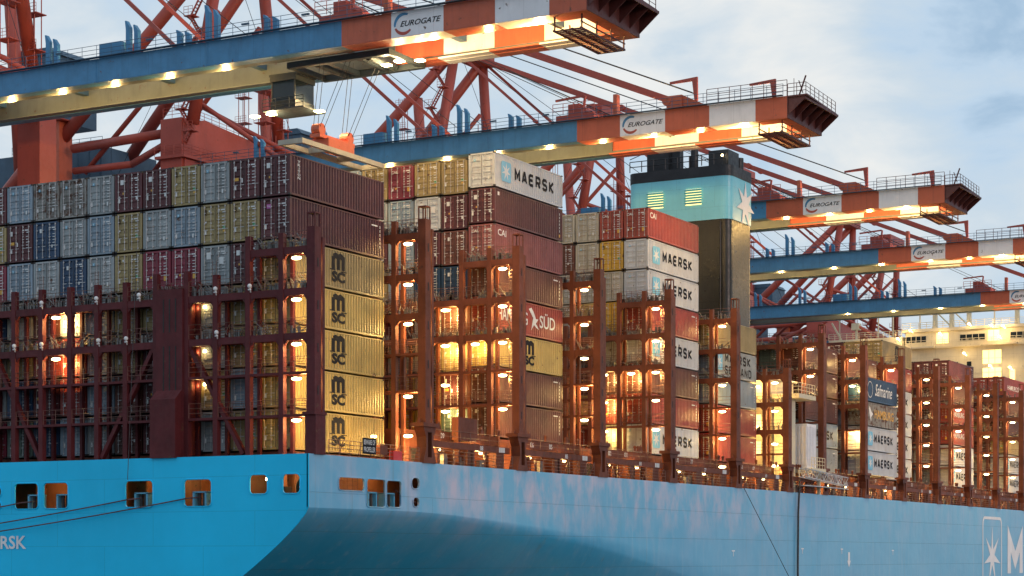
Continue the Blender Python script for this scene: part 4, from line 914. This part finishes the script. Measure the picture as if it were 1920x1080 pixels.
# ---------------------------------------------------------------- mooring lines
def sag_line(a, b, sag, r, n=18):
    mb = MB(); a = Vector(a); b = Vector(b); P = [a.lerp(b, i / n) - Vector((0, 0, sag * 4 * (i / n) * (1 - i / n))) for i in range(n + 1)]
    for p, q in zip(P, P[1:]): mb.tube(p, q, r, 6, cap=False)
    return mb
for a, b, lab in (((-9.7, 0.6, 13.3), (-52, -8, 8.2), 'mooring rope from the fourth stern opening running lowest across the transom'),
                  ((-15.0, 0.6, 13.3), (-56, -9, 9.2), 'mooring rope from the third stern opening crossing the blue transom'),
                  ((-25.2, 0.6, 13.2), (-60, -10, 9.0), 'short stretch of mooring rope leaving the second stern opening')):
    b = (a[0] - 24, a[1] - 1.6, a[2] - 3.0) if 'short' not in lab else (a[0] - 24, a[1] - 3.2, a[2] - 3.2)
    b2_ = (b[0] - 40, b[1] - 3, 3.6)
    e_ = (a[0] - 0.7, -0.2, a[2] - 0.12); m_ = sag_line(e_, b, 0.15, 0.05); m_.tube(b, b2_, 0.05, 6); m_.tube(a, e_, 0.05, 6)
    tag(m_.build('mooring_rope', 'moor'), lab, 'mooring rope', 'mooring ropes from the stern')
mb = MB(); mb.tube((-15.6, -0.3, 14.6), (-14.6, -0.5, 31), 0.025, 5)
tag(mb.build('hanging_wire', 'rope'), 'thin wire hanging from above into the third stern opening', 'wire')
sag = sag_line((-0.4, 11.8, 14.0), (0.05, 14.0, 13.1), 0.1, 0.05); tag(sag.build('mooring_rope', 'moor'), 'short sagging rope into the small round side fairlead', 'mooring rope', 'mooring ropes from the stern')

# ---------------------------------------------------------------- cranes
SPOTS = {20: ((8, 9000), (-16, 5000)), 62: ((8, 5000),), 112: ((8, 20000), (-8, 8000)), 154: ((8, 26000),), 206: ((8, 26000),)}
def crane(Y0, label, boom=True, trolley=None, lamps=(6.0, 1.5, -3.5, -9, -15, -21, -27, -34, -42)):
    root = thing('quay_crane', label, 'gantry crane', (-57.5, Y0 + 5, 3.2), 'quay cranes reaching over the ship')
    base = Vector((57.5, -Y0 - 5, -3.2))
    def bd(mb, name, mats, parent=root):
        o = mb.build(name, mats, parent)
        if parent is root: o.location = base
        return o
    segs = [(-86, -52, 'crane_blue')] if not boom else [(-86, -10.6, 'crane_blue'), (-10.6, -5.9, 'crane_orange'), (-5.9, -1.1, 'crane_white'), (-1.1, 3.5, 'crane_orange'), (3.5, 8.2, 'crane_white'), (8.2, 11.35, 'crane_orange')]
    mats = ['crane_blue', 'crane_orange', 'crane_white', 'girder_inner']
    zb, zt = 49.95, 52.0
    for ya, yb, inner in ((Y0, Y0 + 1.1, 1), (Y0 + 8.1, Y0 + 9.2, -1)):
        g = MB()
        for x0, x1, m in segs:
            g.box(x0, x1 - 0.004, ya, yb, zb, zt, mats.index(m))
            fy = (yb, yb + 0.9) if inner > 0 else (ya - 0.9, ya)
            g.box(x0, x1 - 0.004, fy[0], fy[1], zb + 0.02, zb + 0.14, mats.index(m) if m != 'crane_blue' else 3)
            g.box(x0, x1 - 0.004, (yb + 0.003) if inner > 0 else (ya - 0.12), (yb + 0.12) if inner > 0 else (ya - 0.003), zb + 0.143, zb + (0.5 if m != 'crane_blue' else 1.9), 3)
        x = -84
        while x < 11: g.box(x, x + 0.05, ya - 0.03, ya, zb + 0.02, zt - 0.02, 0) if (x < -12 and int(x) % 12 == 0) else None; x += 1
        go = bd(g, 'boom_girder', mats)
        if inner > 0 and boom:
            s = MB(); ys_ = Y0 - 0.012; xc = -4.75; zc = (zb + zt) / 2
            def arc(a0, a1, r, t0, t1, mi, n=12):
                vs = []
                for k in range(n + 1):
                    a = R(a0 + (a1 - a0) * k / n); f = k / n; t = t0 + (t1 - t0) * math.sin(math.pi * min(1, f * 0.6 + 0.2)); vs += [(xc + math.cos(a) * r, ys_, zc + math.sin(a) * r), (xc + math.cos(a) * (r - t), ys_, zc + math.sin(a) * (r - t))]
                s.add(vs, [(2 * k, 2 * k + 2, 2 * k + 3, 2 * k + 1) for k in range(n)], mi)
            arc(190, 62, 0.90, 0.02, 0.26, 1); arc(200, 322, 0.88, 0.02, 0.26, 2)
            put_text(s, 'EUROGATE', (-5.05, ys_ - 0.008, zc - 0.2), (1, 0, 0), (0, 0, 1), 3.75, 0.44, 0, shear=0.35, bold=0.012)
            s.build('crane_sign', ['decal_blk', 'crane_blue', 'crane_red'], go)
        if not boom: continue
        r_ = MB(); yy = Y0 - 0.15 if inner > 0 else Y0 + 9.3
        r_.rail((-60, yy, zt + 0.02), (11, yy, zt + 0.02), 1.1, 44, 0.024); r_.box(-60, 11.0, yy - 0.35 if inner > 0 else yy - 0.1, yy + 0.12 if inner > 0 else yy + 0.35, zt - 0.02 + 0.03, zt + 0.06)
        for x in (-52, -40, -30, -20, -14): r_.box(x - 0.35, x + 0.35, yy - 0.1, yy + 0.1, zt + 0.85, zt + 0.98)
        bd(r_, 'boom_railing', ['crane_dark'])
    # cross ties between girders
    for x in ([-80, -66, -54, -44, -34, -24, -14, -4, 5] if boom else [-80, -66, -54]):
        t = MB(); t.box(x - 0.3, x + 0.3, Y0 + 1.1, Y0 + 8.1, zt - 0.7, zt - 0.1); bd(t, 'cross_tie', ['crane_dark'])
    if boom:
        t = MB(); t.box(10.2, 11.35, Y0 + 1.1, Y0 + 8.1, zb, zt - 0.003); bd(t, 'end_beam', ['crane_orange'])
        # blue latch posts standing on the boom
        for x, h in ((-50, 2.6), (-42, 2.9), (-33, 3.0), (-27.5, 1.5), (-24.5, 3.2), (-18.5, 1.6)):
            for dx, hh in ((0, h), (0.9, h * 0.85)):
                l_ = MB(); l_.prism([(0, 0), (0.42, 0), (0.42, hh * 0.8), (0.05, hh), (-0.1, hh), (0, hh * 0.75)], (x + dx, Y0 + 0.35, zt), (1, 0, 0), (0, 0, 1), (0, 0.4, 0)); bd(l_, 'latch_post', ['crane_blue'])
        l_ = MB(); l_.box(-35.8, -33.4, Y0 + 0.2, Y0 + 1.6, zt, zt + 1.3); bd(l_, 'equipment_box', ['crane_blue'])
        # tip platforms
        p = MB()
        p.prism([(11.36, 0), (13.35, 0), (12.9, 9.3), (11.36, 9.3)], (0, Y0 - 0.05, zt - 0.15), (1, 0, 0), (0, 1, 0), (0, 0, 0.15))
        for y in [Y0 + 0.1 + 1.8 * k for k in range(6)]:
            p.prism([(0, -0.16), (1.75, -0.16), (1.75, -0.34), (0, -1.8)], (11.36, y, zt), (1, 0, 0), (0, 0, 1), (0, 0.10, 0))
        p.box(11.36, 11.42, Y0, Y0 + 9.2, zb, zt - 0.16); p.box(13.0, 13.1, Y0 + 0.2, Y0 + 9.1, zt - 0.4, zt - 0.17)
        bd(p, 'tip_platform', ['tip_steel'])
        p = MB(); lz = zb - 1.15
        for y in (Y0 + 0.7, Y0 + 3.2, Y0 + 5.7, Y0 + 8.0):
            for x in (8.3, 10.6): p.box(x - 0.05, x + 0.05, y - 0.05, y + 0.05, lz, zb)
        for x in (8.3, 9.05, 9.85, 10.6): p.box(x - 0.06, x + 0.06, Y0 + 0.5, Y0 + 8.2, lz, lz + 0.14)
        for k in range(16): y = Y0 + 0.7 + k * 0.5; p.box(8.37, 10.53, y - 0.05, y + 0.05, lz + 0.01, lz + 0.12)
        p.box(8.25, 8.33, Y0 + 0.5, Y0 + 8.2, lz + 0.5, lz + 0.58); p.box(10.57, 10.65, Y0 + 0.5, Y0 + 8.2, lz + 0.5, lz + 0.58)
        bd(p, 'hanging_platform', ['tip_steel'])
        p = MB(); p.rail((11.4, Y0, zt), (13.2, Y0, zt), 1.1, 2, 0.03); p.rail((13.2, Y0, zt), (12.8, Y0 + 9.2, zt), 1.1, 7, 0.03)
        p.tube((12.2, Y0 + 0.8, zt), (12.9, Y0 + 0.8, zt + 1.9), 0.08, 6); p.tube((12.6, Y0 + 0.8, zt + 0.3), (12.2, Y0 + 0.8, zt + 1.5), 0.05, 5); p.tube((11.8, Y0 + 0.6, zt), (11.8, Y0 + 0.6, zt + 1.7), 0.03, 5)
        p.rail((3.2, Y0 + 0.1, zt + 0.02), (11.3, Y0 + 0.1, zt + 0.02), 1.5, 7, 0.03)
        bd(p, 'tip_railing', ['tip_steel'])
        # maintenance jibs and boxes on the boom
        p = MB()
        for x, s in ((1.4, 1), (9.4, 0.9)):
            p = MB(); p.prism([(0, 0), (0.3, 0), (0.28, 2.3 * s), (-2.6 * s, 2.1 * s), (-2.6 * s, 1.9 * s), (-0.25, 1.95 * s)], (x, Y0 + 1.3, zt + (0.9 if x < 5 else 0)), (1, 0, 0), (0, 0, 1), (0, 0.25, 0)); bd(p, 'service_jib', ['crane_red'])
        p = MB(); p.box(-1.0, 0.6, Y0 + 0.1, Y0 + 2.6, zt, zt + 1.35); p.prism([(0.6, 0), (3.3, 0), (0.6, 1.35)], (0, Y0 + 0.3, zt), (1, 0, 0), (0, 0, 1), (0, 0.3, 0)); p.box(-6.75, -6.35, Y0 + 0.2, Y0 + 0.9, zt, zt + 2.2)
        p.tube((-1.0, Y0 + 0.05, zt + 0.9), (-1.0, Y0 + 2.7, zt + 0.9), 0.45, 12)
        bd(p, 'stay_anchor', ['crane_orange'])
        p = MB(); p.box(-13.4, -9.2, Y0 + 0.9, Y0 + 3.8, zt + 0.1, zt + 0.9); p.box(-12.2, -11, Y0 + 1.2, Y0 + 2.6, zt + 0.9, zt + 2.0); p.tube((-10.6, Y0 + 1, zt + 1.2), (-10.6, Y0 + 3.2, zt + 1.2), 0.5, 10); p.rail((-13.6, Y0 + 0.6, zt + 0.9), (-9, Y0 + 0.6, zt + 0.9), 1.1, 4, 0.03)
        p.bar((-14, Y0 + 2, zt + 2.7), (-10.8, Y0 + 2, zt + 2.9), 0.2, 0.2); p.bar((-10.9, Y0 + 2, zt + 1.2), (-10.7, Y0 + 2, zt + 2.9), 0.2, 0.2)
        bd(p, 'boom_winch', ['crane_red'])
    # A-frame
    An, Af = Vector((-54.5, Y0 + 0.6, 75.8)), Vector((-54.7, Y0 + 8.2, 76.0))
    for nm, a, b, r0, r1 in (('pylon_leg', (-57.3, Y0 - 0.9, 56.5), An, 0.72, 0.66), ('pylon_leg', (-57.6, Y0 + 15.8, 56.5), Af, 0.72, 0.66),
                             ('back_leg', (-79, Y0 - 1, 54), An, 0.74, 0.66), ('back_leg', (-79.5, Y0 + 12, 54), Af, 0.74, 0.66),
                             ('rear_column', (-85.2, Y0 + 2.5, 54), (-87.4, Y0 + 2.5, 82), 0.85, 0.8)):
        p = MB(); p.tube(a, b, r0, 16, r2=r1); smooth(bd(p, nm, ['crane_red']))
    for a, b, r in ((An, (-16.0, Y0 + 0.8, zt + 0.3), 0) ,):
        pass
    p = MB(); p.box(-56, -53.4, Y0 - 0.3, Y0 + 9.2, 75.2, 77); p.tube((-54.6, Y0 - 0.6, 76.2), (-54.6, Y0 + 9.6, 76.2), 0.8, 12); bd(p, 'mast_head', ['crane_red'])
    for a, b, w_ in ((An, (-0.6, Y0 + 0.9, zt + 1.0), 0.55), (Af, (-0.6, Y0 + 2.3, zt + 1.0), 0.55), (An, (-28.0, Y0 + 0.9, zt + 0.2), 0.34), (Af, (-28, Y0 + 8.6, zt + 0.2), 0.34)) if boom else ():
        p = MB(); p.bar(a, b, w_ * 0.6, w_); m_ = a.lerp(Vector(b), 0.45); p.tube(m_ - Vector((0, 0.35, 0)), m_ + Vector((0, 0.35, 0)), w_ * 0.75, 8); bd(p, 'forestay', ['crane_red'])
    for dy in (0.2, 0.5, 0.8) if boom else ():
        p = MB(); p.tube(An + Vector((1, dy, 1.4)), (1.2, Y0 + 1 + dy, zt + 1.7), 0.05, 4, cap=False); bd(p, 'hoist_rope', ['rope'])
    for x, dy in ((-24, 1), (-22.5, 7), (-8, 1.4), (-7, 2.2), (-45, 1), (-70, 1)) if boom else ():
        p = MB(); p.tube(An + Vector((0, dy, 0.4)), (x, Y0 + 0.6 + dy, zt + 0.2), 0.035, 4, cap=False); bd(p, 'hoist_rope', ['rope'])
    for a, b, r in (((-73, Y0 - 0.4, 52.6), (-55.2, Y0 + 1.0, 69), 0.30), ((-74, Y0 + 11, 53), (-55.5, Y0 + 9.0, 69), 0.30), ((-66, Y0 + 0.2, 64.8), (-47, Y0 + 0.8, zt), 0.27),
                    ((-68, Y0 + 9.4, 63.2), (-47, Y0 + 9.6, zt), 0.27), ((-57, Y0 + 1.5, 62.5), (-57, Y0 + 12.6, 62.5), 0.32)):
        p = MB(); p.tube(a, b, r, 10); smooth(bd(p, 'brace', ['crane_red']))
    for y0_, y1_ in ((Y0 - 2.2, Y0 + 0.2), (Y0 + 17, Y0 + 19.4)):
        p = MB(); p.box(-60.7, -57.8, y0_, y1_, 3.2, 57.0); bd(p, 'waterside_leg', ['crane_red'])
    p = MB(); p.prism([(0.2, 57.1), (2.0, 57.4), (17, 56.2), (17, 53.0), (4, 51.9), (0.2, 51.9)], (-60.6, Y0, 0), (0, 1, 0), (0, 0, 1), (2.75, 0, 0))
    p.box(-61.2, -57.2, Y0 - 2.6, Y0 + 3.0, 52.6, 52.9)
    p.prism([(-1.9, 49.3), (1.5, 49.3), (0.2, 52.5), (-1.9, 52.5)], (-60.9, Y0, 0), (0, 1, 0), (0, 0, 1), (3.3, 0, 0))
    bd(p, 'portal_beam', ['crane_red'])
    for y, zt_ in ((Y0 - 1, 58.5), (Y0 + 15, 50.5)):
        p = MB(); p.box(-78.2, -75.4, y - 1.0, y + 1.2, 3.2, zt_); bd(p, 'landside_leg', ['crane_orange'])
    for y in (Y0 - 0.9, Y0 + 15.2):
        p = MB(); p.tube((-74.3, y, 55.4), (-60.6, y, 55.8), 0.52, 14); smooth(bd(p, 'portal_tube', ['crane_red']))
        p = MB(); p.tube((-74.3, y + 0.2, 52.9), (-66, y + 0.3, 52.9), 0.4, 12); p.tube((-66, y + 0.3, 52.9), (-60.6, y + 0.3, 54.9), 0.4, 12); smooth(bd(p, 'portal_tube', ['crane_red']))
    p = MB(); p.tube((-86, Y0, 50.5), (-78, Y0, 57.5), 0.9, 12); smooth(bd(p, 'portal_tube', ['crane_red']))
    p = MB(); p.rail((-61.2, Y0 - 2.6, 52.9), (-57.2, Y0 - 2.6, 52.9), 1.1, 3, 0.03); p.rail((-57.2, Y0 - 2.6, 52.9), (-57.2, Y0 + 6, 52.9), 1.1, 6, 0.03)
    p.rail((-60.5, Y0 - 2, 57.1), (-58, Y0 - 2, 57.1), 1.1, 2, 0.03); p.rail((-58, Y0 - 2, 57.3), (-58, Y0 + 17, 56.4), 1.1, 14, 0.03)
    p.rail((-78.2, Y0 - 2.0, 58.6), (-75.4, Y0 - 2.0, 58.6), 1.1, 3, 0.03); p.box(-78.9, -74.6, Y0 - 2.6, Y0 + 1, 58.51, 58.65)
    p.rail((-79, Y0 - 2.7, 55), (-76.8, Y0 - 2.7, 55), 1.1, 3, 0.03)
    bd(p, 'portal_railing', ['crane_red'])
    # ladder towers and zigzag stairs
    for x, y, z0, z1 in ((-55.4, Y0 + 10, 57, 68), (-56.2, Y0 + 14.5, 57, 66), (-89, Y0 + 1, 54, 82)):
        p = MB()
        for a in (0, 1.0):
            for b in (0, 1.0): p.tube((x - a, y + b, z0), (x - a, y + b, z1), 0.06, 5)
        z = z0 + 1.5
        while z < z1: p.box(x - 1.5, x + 0.4, y - 0.2, y + 1.3, z, z + 0.1); p.rail((x - 1.5, y - 0.2, z), (x + 0.4, y - 0.2, z), 1.0, 2, 0.025); z += 3.6
        bd(p, 'ladder_tower', ['crane_red'])
    z = 53; k = 0; p = MB()
    while z < 74:
        xa, xb = (-58.6, -57.0) if k % 2 == 0 else (-57.0, -58.6); xo = (z - 53) * 0.13
        for dy in (0, 0.6): p.bar((xa + xo, Y0 - 2 + dy, z), (xb + xo, Y0 - 2 + dy, z + 2.5), 0.06, 0.2)
        for q in range(8): f = (q + 0.5) / 8; xx = xa + (xb - xa) * f + xo; p.box(xx - 0.12, xx + 0.12, Y0 - 1.98, Y0 - 1.42, z + 2.5 * f - 0.03, z + 2.5 * f)
        p.box(xb + xo - 0.6, xb + xo + 0.6, Y0 - 2.1, Y0 - 0.9, z + 2.45, z + 2.55); p.rail((xb + xo - 0.6, Y0 - 2.1, z + 2.5), (xb + xo + 0.6, Y0 - 2.1, z + 2.5), 1.0, 2, 0.025)
        z += 2.5; k += 1
    bd(p, 'stairs', ['crane_red'])
    p = MB(); p.box(-87.5, -81.5, Y0 + 4, Y0 + 11.5, 60.5, 68.2); p.prism([(-6.2, 68.2), (0.2, 68.2), (-0.6, 69.0), (-5.4, 69.0)], (-81.4, Y0 + 3.8, 0), (1, 0, 0), (0, 0, 1), (0, 7.9, 0)); bd(p, 'machinery_house', ['crane_dark']); p = MB()
    p.box(-92, -76, Y0 + 6, Y0 + 16, 48.5, 57.2)
    for k in range(7): p.box(-84.8 + k * 1.7, -84.7 + k * 1.7, Y0 + 5.94, Y0 + 6, 48.6, 57.1)
    p.rail((-90, Y0 + 6.1, 57.2), (-76, Y0 + 6.1, 57.2), 1.1, 8, 0.03)
    bd(p, 'machinery_house', ['crane_dark'])
    for i, x in enumerate(lamps if boom else ()):
        f = MB(); f.box(x - 0.5, x + 0.5, Y0 + 2.1, Y0 + 2.7, zb + 0.30, zb + 0.45, 0); f.box(x - 0.05, x + 0.05, Y0 + 1.1, Y0 + 2.5, zb + 0.46, zb + 0.52); la = bd(f, 'floodlight', ['crane_dark']); g = MB(); g.box(x - 0.25, x + 0.25, Y0 + 2.2, Y0 + 2.6, zb + 0.22, zb + 0.297); g.build('floodlight_lens', 'flood_lens', la)
        l = lamp_light(Vector((x, Y0 + 2.6, zb - 0.25)) + base, 330 if i == 0 else 105, root, (1.0, 0.62, 0.20), 0.3)
    for x, e_ in SPOTS.get(round(Y0), ()):
        sp = bpy.data.lights.new('boom_spot', 'SPOT'); sp.energy = e_; sp.color = (1.0, 0.60, 0.26); sp.spot_size = R(120); sp.spot_blend = 0.6; sp.shadow_soft_size = 0.4
        o = bpy.data.objects.new('boom_spot', sp); col.objects.link(o); o.parent = root; o.location = Vector((x, Y0 + 5, zb - 1.4)) + base; o.rotation_euler = (R(-8), R(14), 0)
    if trolley is not None:
        x = trolley; tb = MB(); tb.box(x - 5, x + 5, Y0 + 2.2, Y0 + 2.7, zb - 0.5, zb - 0.0); tb.box(x - 5, x + 5, Y0 + 7.3, Y0 + 7.8, zb - 0.5, zb)
        for q in (-5, -1.5, 1.5, 4.6): tb.box(x + q, x + q + 0.4, Y0 + 2.7, Y0 + 7.3, zb - 0.45, zb - 0.05)
        tb.tube((x - 2.5, Y0 + 3, zb - 0.2), (x - 2.5, Y0 + 7, zb - 0.2), 0.35, 10); tb.tube((x + 2.5, Y0 + 3, zb - 0.2), (x + 2.5, Y0 + 7, zb - 0.2), 0.35, 10)
        tr_ = bd(tb, 'trolley', ['cab_steel'])
        c_ = MB(); cx = x - 6.6
        c_.box(cx - 1.5, cx + 1.5, Y0 + 4.0, Y0 + 6.6, zb - 0.5, zb - 0.3); c_.box(cx - 1.25, cx + 1.25, Y0 + 3.9, Y0 + 6.7, zb - 3.2, zb - 2.6); c_.box(cx - 1.3, cx + 1.3, Y0 + 3.85, Y0 + 6.75, zb - 0.95, zb - 0.5)
        for a in (-1.2, 1.1):
            for b in (3.92, 6.6): c_.box(cx + a, cx + a + 0.1, Y0 + b, Y0 + b + 0.1, zb - 2.6, zb - 0.95)
        c_.box(cx - 1.15, cx + 1.15, Y0 + 3.96, Y0 + 4.0, zb - 2.6, zb - 0.95, 1); c_.box(cx - 1.15, cx + 1.15, Y0 + 6.62, Y0 + 6.66, zb - 2.6, zb - 0.95, 1); c_.box(cx - 1.2, cx - 1.16, Y0 + 4.03, Y0 + 6.6, zb - 2.6, zb - 0.95, 1); c_.box(cx + 1.16, cx + 1.2, Y0 + 4.03, Y0 + 6.6, zb - 2.6, zb - 0.95, 1)
        c_.rail((cx - 2.0, Y0 + 3.7, zb - 3.3), (cx + 2.2, Y0 + 3.7, zb - 3.3), 0.9, 3, 0.03); c_.box(cx - 2, cx + 2.2, Y0 + 3.7, Y0 + 6.9, zb - 3.4, zb - 3.28)
        c_.build('operator_cab', ['cab_steel', 'glass'], tr_)
        for a, b in ((-3.3, 4.5), (-1.6, 4.5), (2.6, 5.5), (9.6, 5), (11.2, 4.4), (12.8, 5)):
            z = zb - 3.55 if a < 6 else zb - 0.62
            f = MB(); f.box(cx + a - 0.35, cx + a + 0.35, Y0 + b - 0.3, Y0 + b + 0.3, z, z + 0.12); f.build('trolley_floodlight', 'flood_lens', tr_)
            l = lamp_light((cx + a, Y0 + b, z - 0.4), 60, tr_, (1.0, 0.72, 0.36), 0.25)
    return root
crane(20.0, 'nearest quay crane, blue boom across the top left with its cab running below', trolley=-12.5, lamps=(6.0, 1.5, -3.5, -24, -30, -36, -42, -48))
crane(61.6, 'second nearest quay crane with boom passing over the tall white topped stack')
crane(112.0, 'quay crane whose orange and white boom tip sticks out behind the ship funnel')
crane(154.3, 'quay crane with long blue boom, fourth from the viewer, right of the funnel', lamps=(6.0, 1.5, -4, -11, -18, -26, -34))
crane(206.1, 'farthest and lowest quay crane boom, just above the cream superstructure', lamps=(6.0, 1.5, -4, -11, -18, -26, -34))

crane(262.9, 'distant red crane frame behind the cream superstructure, nearer of the two without a boom', boom=False)
crane(291.5, 'distant red crane frame behind the cream superstructure, farther of the two without a boom', boom=False)

# spreader hanging from the nearest crane
sp_ = thing('container_spreader', 'yellow lifting spreader hanging on ropes above the stern containers', 'spreader', (-14.7, 24.8, 42.3))
mb = MB(); mb.box(-1.2, -0.9, -6.1, 6.1, 0, 0.4); mb.box(0.9, 1.2, -6.1, 6.1, 0, 0.4)
for y in (-6.1, 5.8): mb.box(-0.9, 0.9, y, y + 0.3, 0, 0.4)
for y in (-2.2, 2.0): mb.box(-0.9, 0.9, y, y + 0.25, 0.02, 0.5)
mb.build('spreader_frame', 'c_cream', sp_)
mb = MB(); mb.box(-0.9, 0.9, -1.9, 1.9, 0.5, 1.2); mb.box(-0.5, 0.5, -2.6, 2.6, 1.2, 1.5)
for y in (-2.1, 2.1): mb.tube((-0.4, y, 1.9), (0.4, y, 1.9), 0.5, 14)
mb.build('head_block', 'crane_orange', sp_)
mb = MB()
for y in (-2.4, -1.8, 1.8, 2.4):
    for x in (-0.3, 0.3): mb.tube((x, y, 1.9), (x * 5 + 2, y, 8.3), 0.03, 4, cap=False)
mb.build('hoist_rope', 'rope', sp_)
